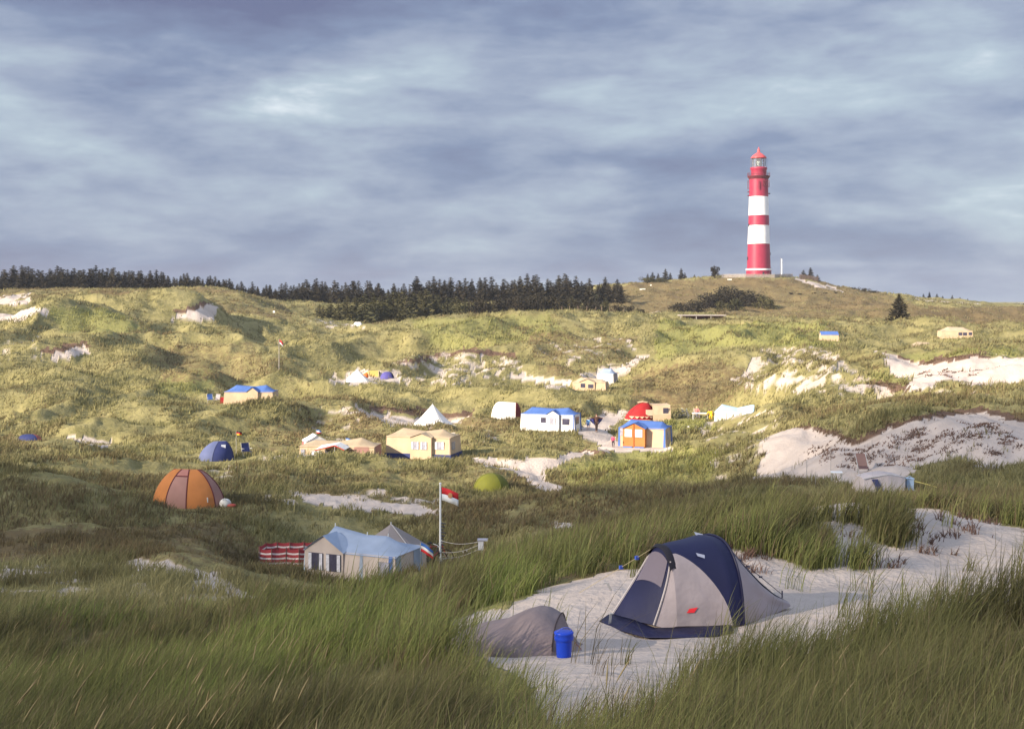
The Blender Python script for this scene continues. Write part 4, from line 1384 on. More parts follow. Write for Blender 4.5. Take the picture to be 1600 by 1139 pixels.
# --- the camp, near to far
house_tent("house_tent", "large pale house tent with a light blue roof beside the striped windbreak", 571, 905, 53.5, R(-24), 4.5, 2.7, 1.45, [(-1.55, 2.25), (0.1, 1.98), (1.15, 2.0)], 'skyb', 'pale', porch=(-2.2, -.25, .10, 2.10, 'pale'),
           windows=(('porch', -1.62, .60, .72, .74, PANED, 1), ('porch', -.72, .60, .72, .74, PANED, 1), ('front', 1.75, .5, .5, .7, PANE)),
           strips=(('front', .62, .22, 'skyb'), ('front', 2.05, .3, 'blue'), ('right', -1.1, .5, 'skyb'), ('right', .6, .9, 'skyb'), ('front', -2.22, .10, 'lightblue')), finials=True, sag=.12)
pyramid_tent("pyramid_tent", "grey brown pyramid tent behind the light blue roofed tent", 611, 872, 60, R(20), 2.0, 1.72, 6, fabric("canvas_taupe", (0.30, 0.255, 0.24)), .5, 1.0, 0.0)
house_tent("house_tent", "long cream tent with a dark blue ground flap and three front windows", 662, 712, 100, R(-15), 5.4, 2.8, 1.72, [(-1.75, 2.28), (0.2, 2.05), (1.7, 2.26)], 'sandy', 'cream', skirt='dblue',
           windows=(('porch', -.12, .75, .62, .62, PANE, 1), ('porch', .62, .75, .5, .62, PANE, 1), ('front', 1.85, .75, .75, .62, PANE, 1), ('right', -.6, .7, .8, .6, PANE)),
           porch=(-.55, 1.25, .35, 2.02, 'cream', 'sandy'), strips=(('front', 2.65, .05, 'pale'), ('front', -.62, .05, 'pale')))
house_tent("house_tent", "low brown tent with a white awning over its dark entrance", 533, 724, 98, R(-6), 6.0, 2.8, 1.55, [(-2.1, 1.9), (0, 1.82), (1.7, 2.12)], 'sandy', 'cream',
           windows=(('front', -1.65, .45, .8, .75, CURT), ('front', -2.75, .7, .3, .6, PANE), ('front', -.45, .1, 1.0, 1.2, PANED), ('front', .9, .1, 1.3, 1.25, mat("painted_awning_shade", (0.12, 0.06, 0.05), .9))),  # dark flats under the awning paint the shade of the open entrance
           strips=(('front', 2.0, 1.9, 'mauve'), ('right', 0, 2.4, 'mauve')))
x, y, z = seat(521, 724, 98)
t = thing("awning", "small white awning with red edging above the brown tent entrance", "awning", (x, y - 1.5, z), R(-6))
MB().quad((-1.05, -.9, 1.35), (.55, -.9, 1.75), (.75, .25, 1.86), (-.75, .25, 1.62)).quad((.55, -.9, 1.75), (1.35, -.85, 1.38), (1.5, .25, 1.5), (.75, .25, 1.86)).build("cloth", fm('white'), t, False, .03)
MB().tube([(-1.05, -.92, 1.33), (.55, -.92, 1.73), (1.35, -.87, 1.36)], .05, 5).build("edging", mat("edging_red", (0.5, 0.05, 0.03)), t)
for a, b_, c in ((-1.0, -.88, 1.33), (.55, -.88, 1.72), (1.33, -.85, 1.36)):
    MB().tube([(a, b_, -.2), (a, b_, c)], .025, 5).build("pole", POLE, t)
x, y, z = seat(497, 716, 103)
house_tent("kitchen_tent", "small white gable tent with a red side behind the brown tent", 492, 715, 102.5, R(-70), 1.7, 1.8, 1.5, [(-.7, 2.0), (.7, 2.0)], 'white', 'white', left='gable', right='gable', strips=(('front', -.4, .9, 'red'),))
P_ = math.pi
dt, _ = dome_tent("dome_tent", "orange and mauve dome tent with dark red piping left of the camp", 295, 790, 66, R(-14), 2.05, 1.35, 2.02, (-.80, .62),
          [("panel", P_ * 1.06, 1.92, 0, P_ / 2, fm('orange')), ("door", 1.92, 1.30, 0, 1.02, fm('mauve')), ("door_hood", 1.92, 1.30, 1.02, P_ / 2, fabric("canvas_rose", (0.40, 0.17, 0.14))),
           ("panel", 1.30, .42, 0, P_ / 2, fm('orange')), ("side_panel", .42, -1.2, 0, P_ / 2, fm('mauve')), ("back_panel", -1.2, -P_ * .94, 0, P_ / 2, fm('mauve'))],
          [(P_ * 1.06, 0, 1.5), (1.92, 0, 1.55), (1.30, 0, 1.55), (.42, 0, 1.55), (-.15, 0, 1.55)], mat("piping_maroon", (0.11, 0.02, 0.025)), .06, 1.5)
MB().tube([_(1.92 - .62 * i / 8, 1.02) * 1.004 for i in range(9)], .035, 5).build("piping", mat("piping_maroon", (0.11, 0.02, 0.025)), dt)
MB().box((1.5, -.75, .55), (.05, .22, .25), .7).build("label_patch", mat("patch_white", (.7, .68, .6)), dt)
p = at(352, 65.2)
t = thing("gear_bag", "white and red bag lying beside the orange dome tent", "bag", p)
MB().ball((0, 0, .2), .27, 12, 8, (1.2, .9, .95)).build("body", mat("bag_white", (.62, .6, .56), .7, .2, 5, .6, 6), t, True)
MB().ball((.38, -.12, .1), .16, 10, 6, (1.7, 1, .6)).build("red_pouch", mat("bag_red", (.4, .06, .05)), t, True)
MB().tube([(-.1, -.18, .38), (0, -.2, .5), (.12, -.18, .38)], .02, 5).build("handle", POLE, t)
dome_tent("dome_tent", "small olive green dome tent on the sandy track", 768, 765, 79, R(20), 1.2, 1.1, 1.12, (-.08, .08),
          [("panel", P_ * 1.0, 1.3, 0, P_ / 2, fm('olive')), ("dark_panel", 1.3, -.5, 0, P_ / 2, fabric("canvas_olive_dark", (0.13, 0.135, 0.02))), ("panel", -.5, -P_, 0, P_ / 2, fm('olive'))],
          [(P_, 0, 1.5), (1.3, 0, 1.5), (-.5, 0, 1.5)], mat("piping_green", (0.10, 0.11, 0.02)), .03)
dome_tent("dome_tent", "dark blue dome tent with a paler left side left of the camp", 338, 718, 91, R(10), 1.3, 1.1, 1.42, (-.15, .75),
          [("side_panel", P_ * 1.15, 1.75, 0, P_ / 2, fabric("canvas_slate", (0.11, 0.13, 0.25))), ("panel", 1.75, .1, 0, P_ / 2, fm('dblue')), ("back_panel", .1, -P_ * .85, 0, P_ / 2, fm('dblue'))],
          [(1.75, 0, 1.5), (.3, 0, 1.5)], mat("piping_dark", (0.02, 0.025, 0.06)), .03, 1.6)
x, y, z = seat(338, 718, 91)
dv = MB().box((.55, -.55, 1.1), (.32, .05, .24)).build("vent_patch", mat("patch_grey", (.5, .52, .6)), [o for o in COL.objects if o.get('label', '').startswith("dark blue dome tent with")][0])
pyramid_tent("bell_tent", "pointed white bell tent in the sand pit in the middle", 676, 664, 134, 0.2, 2.1, 2.32, 12, fm('white'), .18, 1.0, -.03)
dome_tent("ridge_tent", "rounded white tent with a dark maroon end behind the grass", 791, 655, 128, R(-38), 1.75, 1.3, 1.85, (-.85, 1.35),
          [("canvas", P_ * 1.2, .40, 0, P_ / 2, fm('white')), ("end_panel", .40, -.8, 0, P_ / 2, fm('maroon')), ("back_panel", -.8, -.8 * P_, 0, P_ / 2, fm('white'))], [(.40, 0, 1.5)], mat("piping_white", (.6, .56, .54)), .04, .85)
house_tent("house_tent", "long white tent with a bright blue roof and three dark windows", 861, 670, 119, R(-17), 5.3, 2.7, 1.55, [(-1.9, 2.12), (0.3, 2.0), (1.8, 2.12)], 'blue', 'white',
           windows=(('front', -.35, .75, .6, .5, PANED), ('porch', .55, .65, .65, .65, PANE, 1), ('front', 1.85, .6, .7, .6, PANED), ('right', -.3, .6, 1.2, .7, PANED)),
           porch=(-.05, 1.2, .3, 1.95, 'white'), strips=(('front', 2.6, .12, 'blue'), ('front', 1.32, .05, 'dblue'), ('right', -1.25, .4, 'blue'), ('right', 1.1, .5, 'blue')))
t, _ = dome_tent("dome_tent", "red dome tent with a scalloped cream trim joined to a cream annex", 1001, 657, 131, R(5), 1.75, 1.5, 1.98, (.0, .75),
          [("panel", P_ * 1.1, .25, .13, P_ / 2, fm('red')), ("ground_flap", P_ * 1.1, .25, 0, .13, fm('cream')), ("back_panel", .25, -.9 * P_, 0, P_ / 2, fm('red'))], [(.25, 0, 1.5), (2.6, 0, 1.5)], mat("piping_maroon", (0.11, 0.02, 0.025)), .05, 1.9)
MB().box((.72, -1.22, 1.0), (.78, .08, .62)).build("window", fabric("canvas_beige_pane", (0.66, 0.50, 0.36)), t)
sc = MB()
for i in range(5):
    a0, a1 = -1.45 + i * .52, -1.45 + (i + 1) * .52
    yy = lambda a: -1.52 * math.sqrt(max(0.02, 1 - (a / 1.72) ** 2)) - .02
    sc.add(((a0, yy(a0), .62), (a1, yy(a1), .62), ((a0 + a1) / 2, yy((a0 + a1) / 2) - .05, .40)), ((0, 1, 2),))
sc.build("scalloped_trim", fm('cream'), t)
MB().tube([(-.35, -.1, 2.0), (.2, -.15, 2.08), (.7, -.1, 2.0)], .10, 6).build("ridge_cap", fm('cream'), t)
an = MB()
rows = []
for xx in (1.05, 1.6, 2.3, 3.0):
    hh = 1.82 - .05 * math.sin((xx - 1) * 1.5)
    rows.append([(xx, -1.45, -.2), (xx, -1.40, .8), (xx, -1.1, hh), (xx, .6, hh + .05), (xx, 1.2, -.2)])
an.loft(rows)
an.add([rows[-1][i] for i in range(5)], [(0, 1, 2, 3, 4)])
ax = an.build("annex", fm('cream'), t)
MB().box((2.45, -1.33, 1.15), (.55, .07, .7), 0).build("window", PANED, ax)
house_tent("house_tent", "cream tent with an orange porch and a blue roof beside the red clad child", 1009, 694, 105, R(-19), 4.0, 2.9, 1.55, [(-1.3, 2.12), (0.3, 2.05), (1.5, 2.0)], 'blue', 'cream', skirt=None,
           windows=(('porch', -1.02, .85, .62, .65, CURT), ('porch', -.12, .85, .62, .65, CURT), ('front', -1.75, .85, .3, .6, PANE), ('right', -.5, .6, .7, .6, PANE)),
           porch=(-1.5, .4, .7, 2.0, 'orange'), strips=(('front', -1.98, .22, 'blue'), ('front', 1.95, .22, 'blue'), ('right', .9, .6, 'blue')))
lt = [o for o in COL.objects if 'orange porch' in o.get('label', '')][0]
MB().box((-.55, -2.17, 1.0), (.06, .05, 1.9)).build("porch_post", fabric("canvas_darkorange", (.42, .10, .02)), lt)
MB().box((-1.05, -2.2, -.02), (.8, .3, .14)).box((-.05, -2.2, -.02), (.8, .3, .14)).build("ground_flap", fm('blue'), lt)
house_tent("house_tent", "pale light blue canvas tent partly behind the grassy dune", 1148, 661, 127, R(-14), 3.9, 2.6, 1.25, [(-1.3, 1.95), (0.3, 1.62), (1.7, 1.95)], 'lightblue', 'white', right='gable',
           strips=(('front', -.75, .16, 'grey'), ('front', .55, .10, 'grey'), ('right', 0, 1.6, 'grey')))
house_tent("house_tent", "cream tent with a deep blue roof low in the grass at left", 393, 631, 139, R(-3), 5.5, 2.7, 1.35, [(-1.7, 2.02), (0.4, 1.85), (1.75, 2.02)], 'blue', 'cream', porch=(-.15, 1.15, .3, 1.85, 'cream', 'blue'), lift=.15)
pyramid_tent("pyramid_tent", "white pyramid tent on the sunlit middle dunes", 558, 597, 163, .5, 1.95, 1.78, 6, fm('white'), .1, .95, -.02, -.6)
x, y, z = seat(583, 594, 169)
t = thing("tarp_shelter", "yellow tarp shelter with an orange bag behind the white pyramid tent", "shelter", (x, y, z), 0)
MB().quad((-1.9, -.6, .5), (-.5, -.7, 1.35), (.85, -.7, 1.35), (1.1, -.6, .0)).quad((-.5, -.7, 1.35), (.85, -.7, 1.35), (1.0, 1.3, .9), (-.6, 1.3, .9)).build("cloth", fm('yellow'), t, False, .03)
for a in (-.5, .85): MB().tube([(a, -.72, -.2), (a, -.72, 1.36)], .03, 5).build("pole", POLE, t)
p = at(571.5, 166.0)
tag(MB().ball((0, 0, .55), .36, 10, 8, (1.1, .8, 1.1)).tube([(0, 0, .9), (.1, 0, 1.0)], [.08, .04], 6).build("sack", mat("sack_orange", (.66, .15, .03), .7, .2, 4), None, True), "orange sack in front of the yellow tarp shelter", "sack").location = p
dome_tent("dome_tent", "purple blue dome tent right of the white pyramid tent", 605, 593, 167, R(12), 1.0, .9, 1.12, (-.1, .25),
          [("panel", P_ * 1.1, .8, 0, P_ / 2, fm('purple')), ("dark_panel", .8, -.9 * P_, 0, P_ / 2, fm('navy'))], [(.8, 0, 1.5)], mat("piping_dark", (0.02, 0.025, 0.06)), .03)
house_tent("hut_tent", "small white hut tent with a light blue roof above the cream tent", 949, 598, 158, R(-20), 2.1, 2.2, 1.25, [(-.5, 1.85), (.55, 1.85)], 'skyb', 'white', strips=(('right', 0, 1.9, 'grey'),))
house_tent("house_tent", "low cream tent with two dark windows below the white hut tent", 923, 611, 153, R(-14), 4.1, 2.4, 1.2, [(-1.2, 1.72), (.6, 1.6), (1.5, 1.5)], 'cream', 'cream', windows=(('porch', -.75, .55, .55, .5, PANED), ('porch', .25, .5, .65, .45, PANED), ('left', 0, .1, 1.8, 1.0, fm('white'))), porch=(-1.2, .75, .2, 1.62, 'cream', 'sandy'))
x, y, z = seat(964, 582, 166)
t = thing("tarp", "white tarp stretched low up the slope behind the white hut tent", "tarp", at(964, 166), R(8))
MB().loft([[(-1.7, -.5, .3), (-1.0, .5, .75), (-.6, 1.2, .5)], [(-.6, -.6, .55), (0, .4, .95), (.3, 1.2, .9)], [(.7, -.5, .75), (1.0, .4, 1.1), (1.3, 1.2, 1.1)], [(1.9, -.3, 1.1), (2.1, .5, 1.4), (2.2, 1.2, 1.4)]]).build("cloth", fm('white'), t, True, .03)
for a, b_, c in ((-1.6, -.5, .3), (.7, -.5, .75), (1.9, -.3, 1.1)): MB().tube([(a, b_, -.6), (a, b_, c)], .03, 5).build("pole", POLE, t)
house_tent("hut_tent", "cream tent with a plain bright blue roof on the right dunes", 1295, 535, 190, R(-6), 2.6, 2.2, 1.25, [(-.9, 1.75), (1.0, 1.75)], 'blue', 'cream', left='gable', right='gable')
house_tent("house_tent", "large cream tent with three dark windows on the far right dune", 1492, 530, 190, R(-6), 4.6, 2.8, 1.35, [(-1.1, 1.95), (1.3, 1.85)], 'cream', 'cream', windows=(('front', .45, .65, .55, .45, PANED), ('front', 1.15, .65, .6, .45, PANED), ('front', 1.95, .7, .5, .42, PANED)), sag=.0)
house_tent("house_tent", "small cream tent half hidden in the grass above the sand slope", 1442, 552, 185, R(-8), 3.6, 2.4, 1.2, [(-.9, 1.7), (.8, 1.62)], 'sandy', 'cream', windows=(('front', -1.45, .5, .4, .5, PANED), ('front', -.75, .35, .5, .65, PANED), ('front', .3, .4, .5, .6, PANED), ('front', 1.15, .55, 1.0, .5, PANED)), lift=.05)
house_tent("frame_tent", "tiny white tent on bare sand below the dark forest", 559, 513, 258, R(-4), 2.0, 1.8, .75, [(-.55, 1.35), (.6, 1.35)], 'white', 'white', skirt='cream')
dome_tent("dome_tent", "low dark blue tent with a red end at the left edge", 46, 688, 112, R(-8), 1.15, .8, .62, (-.3, .3),
          [("panel", P_ * 1.1, .5, 0, P_ / 2, fm('dblue')), ("end_panel", .5, -.6, 0, P_ / 2, fabric("canvas_rust", (.30, .08, .07))), ("back_panel", -.6, -.9 * P_, 0, P_ / 2, fm('dblue'))], [(.5, 0, 1.5)], mat("piping_dark", (0.02, 0.025, 0.06)), .03)
pyramid_tent("beach_shelter", "small white shelter on the slope right of the orange porch tent", 1075, 677, 112, .3, .85, .72, 5, fm('white'), .02, .9, .05, -.9, False)
# grey tent with the slanted navy window
x, y, z = seat(1378, 776, 48)
t = thing("ridge_tent", "pale grey tent with a slanted navy window in the right hand grass", "tent", (x, y, z), R(6))
rows = []
for xx, w_, hh in ((-.95, .75, .82), (-.6, .8, .92), (0, .85, .98), (.55, .8, .90), (.72, .75, .84)):
    rows.append([(xx - .12, -w_, -.2), (xx - .08, -w_ * .93, .3), (xx, -w_ * .72, hh * .93), (xx, -w_ * .4, hh), (xx, w_ * .4, hh), (xx, w_ * .93, .3), (xx, w_, -.2)])
MB().loft(rows).add(rows[0], [tuple(range(7))]).build("canvas", fabric("canvas_palegrey", (0.50, 0.44, 0.44)), t)
MB().add(rows[-1], [tuple(range(7))]).build("end_panel", fm('grey'), t)
MB().quad((-.70, -.66, .80), (-.46, -.68, .80), (-.18, -.885, .12), (-.42, -.875, .12)).build("window", fm('dblue'), t)
MB().tube([(-1.0, -.6, .80), (0, -.62, .97), (.75, -.55, .84)], .018, 5).build("ridge_seam", mat("seam_grey", (.5, .48, .47)), t)
MB().tube([(.75, -.3, .75), (1.6, -.5, .55), (2.1, -.6, .40)], .016, 5).build("guy_line", mat("rope_yellow", (.62, .52, .16)), t)
tag(MB().box((0, 0, .2), (.27, .25, .42)).box((0, 0, .43), (.30, .28, .05)).tube([(-.1, 0, .46), (0, 0, .54), (.1, 0, .46)], .012, 5).build("water_canister", mat("canister_blue", (.38, .50, .66), .45), None), "light blue water canister standing at the end of the pale grey tent", "canister").location = (x + 1.02, y - .2, z + .32)
x2 = Vector((x + 1.02, y - .2, z))
tag(MB().box((0, 0, .06), (.42, .40, .16)).box((-.15, -.15, -.2), (.06, .06, .5)).box((.15, -.15, -.2), (.06, .06, .5)).box((-.15, .15, -.2), (.06, .06, .5)).box((.15, .15, -.2), (.06, .06, .5)).build("stool", mat("stool_grey", (.3, .28, .3))), "small stool carrying the light blue canister", "stool").location = x2 + Vector((0, 0, .17))
# deck chair on the sand slope
p = at(1345, 64)
t = thing("deck_chair", "brown folding deck chair on the sand slope behind the grey tent", "deck chair", p, R(-12))
MB().loft([[(-.30, .35, 1.0), (.22, .35, .98)], [(-.24, .12, .66), (.30, .12, .64)], [(-.16, -.06, .38), (.36, -.06, .38)]]).build("backrest", fabric("deck_brown", (.24, .145, .125)), t, False, .03)
MB().loft([[(-.15, -.08, .36), (.37, -.08, .36)], [(-.10, -.5, .30), (.40, -.5, .30)]]).build("seat", fabric("deck_brown_dark", (.15, .085, .08)), t, False, .03)
for s in (-.16, .37):
    MB().tube([(s, .45, -.05), (s, -.5, .36)], .022, 5).build("leg", POLE, t)
    MB().tube([(s - .12, .36, 1.02), (s, -.1, .36), (s + .03, -.45, -.1)], .022, 5).build("leg", POLE, t)
p = at(1307, 60)
t = thing("camping_table", "small white camping table at the foot of the sand slope", "table", p, R(-8))
MB().box((0, 0, .62), (.55, .45, .04)).build("tabletop", mat("white_paint", (0.8, 0.8, 0.8)), t)
for a in (-.24, .24):
    for b_ in (-.18, .18): MB().tube([(a, b_, -.1), (a, b_, .6)], .015, 5).build("leg", POLE, t)
for px, D, hh in ((1260, 62, 1.1), (1268, 58, .8), (1274, 58, .75), (1298, 66, 1.4), (1362, 66, 1.0)):
    tag(MB().tube([(0, 0, -.1), (.02, 0, hh)], [.018, .012], 5).tube([(.0, 0, hh * .55), (.09, 0, hh * .75)], .009, 4).build("stick", mat("grey_wood", (0.34, 0.31, 0.29), .9)), "thin grey stick planted in the right hand sand slope", "stick", "sticks in the sand slope").location = at(px, D)
# ------------------------------------------------------------------ flags, windbreak and camp odds and ends
def flag_mesh(w, h, bands, t, wave=.06, droop=.25, parent_name="flag"):
    """bands from the top: (material, share)"""
    f = None
    z0 = 0
    for k, (m, sh) in enumerate(bands):
        rows = []
        for i in range(11):
            a = i / 10
            row = []
            for b_ in (z0, z0 + sh / 2, z0 + sh):
                row.append((a * w * .97, wave * math.sin(a * 7 + b_ * 1.5) * (0.3 + a), -b_ * h - droop * a * a * h * .6 - droop * a * h * .5))
            rows.append(row)
        o = MB().loft(rows).build("flag" if k == 0 else "stripe", m, f or t, True, .006)
        if k == 0: f = o
        z0 += sh
    return f


FRED = mat("flag_red", (0.62, 0.03, 0.035), .8); FWHITE = mat("flag_white", (0.80, 0.79, 0.78), .8); FBLACK = mat("flag_black", (0.02, 0.02, 0.02), .8)
FGOLD = mat("flag_gold", (0.75, 0.42, 0.03), .8); FBLUE = mat("flag_blue", (0.05, 0.15, 0.45), .8)
def flagpole(name, label, px, D, top, fl, w, h, bands, r=.03, pm=None, rz=0.0, droop=.25):
    p = at(px, D)
    zt = CZ + (HORIZ - top) / F * D - p.z
    t = thing(name, label, "flagpole", p, rz)
    MB().tube([(0, 0, -.3), (0, 0, zt)], [r, r * .7], 8).build("pole", pm or POLE, t)
    f = flag_mesh(w, h, bands, t, .05, droop)
    f.location = (r, 0, zt - fl)
    return t, zt, f


t, zt, fl = flagpole("flagpole", "white flagpole with a red and white crested flag beside the blue roofed tent", 688, 56, 757, .12, .80, .60, ((FRED, .5), (FWHITE, .5)), .055, mat("white_paint", (0.8, 0.8, 0.8)), 0, .45)
em = MB()
rows = []
for k in (0.0, .55, 1.0):
    rows.append([(.40 + .105 * k * math.cos(6.2832 * j / 14), -.075, -.37 + .125 * k * math.sin(6.2832 * j / 14)) for j in range(14)])
em.loft(rows, True).build("crest", mat("crest_bronze", (.55, .26, .12), .7), fl)
cl = MB()
for i in range(9):
    zz = .85 + i * .14
    cl.tube([(.05, -.03, zz), (.16 + .05 * (i % 3), -.05, zz - .03)], [.035, .02], 5)
cl.build("furled_bunting", mat("bunting_dark", (.05, .05, .07)), t)
MB().ball((0, 0, zt + .04), .06, 8, 6).build("truck", mat("white_paint", (0.8, 0.8, 0.8)), t, True)
p0 = at(688, 56)
# post with a white box, and cords to the flagpole
p1 = at(752.5, 50)
t = thing("post_box", "white box on a white post at the right end of the cords", "post", p1 + Vector((0, 0, .35)))
MB().tube([(0.04, 0, -.9), (0, 0, .85)], [.04, .04], 6).build("post", mat("white_paint", (0.8, 0.8, 0.8)), t)
MB().box((-.03, -.02, .72), (.22, .22, .38)).build("box", mat("box_grey", (.58, .57, .58), .7), t)
MB().box((.04, .02, .93), (.42, .36, .05)).build("lid", mat("lid_grey", (.36, .35, .40), .7), t)
for k, (za, zb, lb) in enumerate(((1.15, 1.2, "upper thin cord between the flagpole and the white box post"), (.62, 1.07, "middle thin cord between the flagpole and the white box post"), (.35, .9, "lower thin cord between the flagpole and the white box post"))):
    a = Vector((p0.x + .05, p0.y, p0.z + za)); b_ = Vector((p1.x - .1, p1.y, p1.z + zb))
    pts = [a.lerp(b_, i / 10) - Vector((0, 0, .12 * math.sin(math.pi * i / 10))) for i in range(11)]
    mb = MB().tube([q - a for q in pts], .012, 4)
    if k:
        for i in ((6, 7) if k == 1 else (3, 5)): mb.box(tuple(pts[i] - a - Vector((0, 0, .04))), (.04, .03, .10))
    o = mb.build("cord", mat("cord_grey", (.42, .39, .36), .9)); o.location = a
    tag(o, lb, "cord")
flagpole("flagpole", "thin pole with a black red and gold flag above the dark blue tent", 369, 93, 673, .02, .42, .30, ((FBLACK, .34), (FRED, .33), (FGOLD, .33)), .014)
flagpole("flagpole", "thin pole with a blue white and red flag above the white gable tent", 494, 103, 671, .02, .42, .28, ((FBLUE, .34), (FWHITE, .33), (FRED, .33)), .016)
flagpole("flagpole", "thin pole with a small blue and white flag on the brown tent", 540, 99, 684, .02, .46, .32, ((FBLUE, .3), (FWHITE, .3), (FBLUE, .4)), .016)
flagpole("flagpole", "short stick with a drooping blue white and red flag beside the blue tent", 657, 53, 847, .02, .55, .38, ((FBLUE, .34), (FWHITE, .33), (FRED, .33)), .018, None, 0, .9)
flagpole("flagpole", "tall weathered pole with a small red flag on the far left dunes", 436, 166, 530, .05, .5, .55, ((FRED, .6), (FWHITE, .4)), .055, mat("grey_wood", (0.34, 0.31, 0.29)), 0, .8)
p = at(428, 256)
t = thing("sign_board", "small white sign on a post at the far left dunes", "sign", p)
MB().box((0, 0, 1.15), (.42, .05, .42)).build("board", mat("white_paint", (0.8, 0.8, 0.8)), t)
MB().tube([(0, .05, -.2), (0, .05, 1.3)], .04, 5).build("post", brownw, t)


def windbreak():
    p = seat(445, 886, 56)
    t = thing("windbreak", "red and white striped windbreak left of the blue roofed tent", "windbreak", (p[0], p[1], p[2]), R(4))
    path = [(1.15, 1.15), (.75, 1.25), (.1, 1.2), (-.5, 1.3), (-1.0, 1.15), (-1.22, .35), (-1.12, -.15), (-.55, -.35), (.1, -.25), (.7, -.45), (1.1, -.35)]
    pts = []
    for (a, b_), (c, d) in zip(path[:-1], path[1:]):
        for i in range(4):
            f = i / 4
            s = .05 * math.sin(math.pi * f)
            pts.append((a + (c - a) * f - s * .3, b_ + (d - b_) * f + s, .06 * math.sin(math.pi * f)))
    pts.append((path[-1][0], path[-1][1], 0))
    hs = [0, .10, .24, .32, .46, .54, .68, .76, .92]
    mb = MB(); rows = []
    for x, y, sg in pts: rows.append([(x, y, -.03 + h_ * 1.02 - sg * (h_ / .92)) for h_ in hs])
    mb.loft(rows)
    o = mb.build("cloth", mat("stripe_red", (0.34, 0.045, 0.055), .85, .15), t, False, .012)
    o.data.materials.append(mat("stripe_white", (0.70, 0.62, 0.60), .85))
    k = len(hs) - 1
    for i, pl in enumerate(o.data.polygons): pl.material_index = 1 - (i % k) % 2
    for x, y in path:
        MB().tube([(x, y - .02, -.3), (x, y - .02, .97)], .02, 5).build("stake", brownw, t)


windbreak()


def bicycle(label, p, rz, col, lean=.12):
    t = thing("bicycle", label, "bicycle", p, rz, None)
    t.rotation_euler = (lean, 0, rz)
    tyre = mat("tyre", (.02, .02, .02), .8); fr = mat("frame_" + col, {'dark': (.04, .04, .07), 'red': (.3, .03, .03), 'blue': (.05, .08, .25)}[col], .4)
    for x in (-.52, .52):
        rows = []
        for i in range(20):
            q = 6.2832 * i / 20
            rows.append([(x + math.cos(q) * (.33 + .025 * math.cos(s)), .025 * math.sin(s), .34 + math.sin(q) * (.33 + .025 * math.cos(s))) for s in (0, 1.57, 3.14, 4.71)])
        rows.append(rows[0])
        w = MB().loft(rows, True).build("wheel", tyre, t)
        sp = MB()
        for i in range(8):
            q = 6.2832 * i / 8
            sp.tube([(x, 0, .34), (x + .32 * math.cos(q), 0, .34 + .32 * math.sin(q))], .006, 3)
        sp.build("spokes", POLE, w)
    MB().tube([(-.52, 0, .34), (-.1, 0, .32), (.36, 0, .78), (-.2, 0, .80), (-.1, 0, .32)], .022, 5).tube([(-.52, 0, .34), (-.2, 0, .80), (-.24, 0, .93)], .018, 5).tube([(.52, 0, .34), (.36, 0, .78), (.32, 0, 1.0)], .02, 5).build("frame", fr, t)
    MB().tube([(.22, -.27, 1.03), (.34, -.1, 1.0), (.34, .1, 1.0), (.22, .27, 1.03)], .018, 5).build("handlebar", POLE, t)
    MB().ball((-.26, 0, .96), .12, 8, 5, (1.2, .7, .35)).build("saddle", tyre, t, True)


bicycle("dark bicycle leaning beside the cream annex of the red tent", at(1062, 131.5), .3, 'dark')
bicycle("blue framed bicycle right of the dark one by the red tent", at(1069, 131), -.5, 'blue')
bicycle("dark bicycle standing behind the light blue roofed tent near the flagpole", at(672, 55.8), .5, 'dark')
bicycle("red bicycle parked close to the foot of the white flagpole", at(681, 56.6), -.2, 'red')
p = at(677, 54.6)
tag(MB().box((0, 0, .12), (.45, .3, .28)).box((0, 0, .28), (.48, .33, .04)).build("crate", mat("crate_green", (.10, .2, .14), .7)), "green crate in the grass below the parked bicycles", "crate").location = p


def camp_chair(name, label, px, D, rz, m, k=1.0):
    t = thing(name, label, "chair", at(px, D), rz)
    MB().loft([[(-.26 * k, -.25, .42), (.26 * k, -.25, .42)], [(-.25 * k, .22, .40), (.25 * k, .22, .40)]]).build("seat", m, t, False, .025)
    MB().loft([[(-.25 * k, .22, .42), (.25 * k, .22, .42)], [(-.25 * k, .34, .72), (.25 * k, .34, .72)], [(-.24 * k, .42, 1.02), (.24 * k, .42, 1.02)]]).build("backrest", m, t, False, .025)
    for s in (-.27 * k, .27 * k):
        MB().tube([(s, -.3, -.1), (s, .24, .42), (s, .42, 1.03)], .018, 5).build("leg", POLE, t)
        MB().tube([(s, .36, -.1), (s, -.26, .43)], .018, 5).build("leg", POLE, t)
        MB().box((s, -.02, .62), (.05, .45, .03)).build("armrest", POLE, t)


camp_chair("camping_chair", "dark blue camping chair beside the dark blue dome tent", 386, 92.5, R(35), fm('dblue'), 1.2)
camp_chair("camping_chair", "blue camping chair left of the blue roofed tent, next to the grey one", 329, 139, R(30), fm('blue'), 1.2)
camp_chair("camping_chair", "grey camping chair between the blue chair and the red cushion", 338, 139, R(-20), fm('grey'), 1.0)
tag(MB().box((0, 0, .3), (.75, .25, .7), .2, Matrix.Rotation(-.4, 3, 'X')).box((0, .18, .05), (.7, .5, .2), .2).build("cushion", fm('red')), "red cushion propped against the end of the blue roofed tent", "cushion").location = at(349.5, 139.2)
tag(MB().ball((0, 0, .18), .28, 10, 7, (1.3, .8, .7)).tube([(-.15, 0, .33), (0, 0, .44), (.15, 0, .33)], .03, 5).build("bag", mat("bag_faded_red", (.50, .12, .10), .8), None, True), "small red bag on the sand left of the white pyramid tent", "bag").location = at(515, 165)
t = thing("picnic_table", "long white table between the bicycles and the light blue tent", "table", at(1094, 129.5), R(-4))
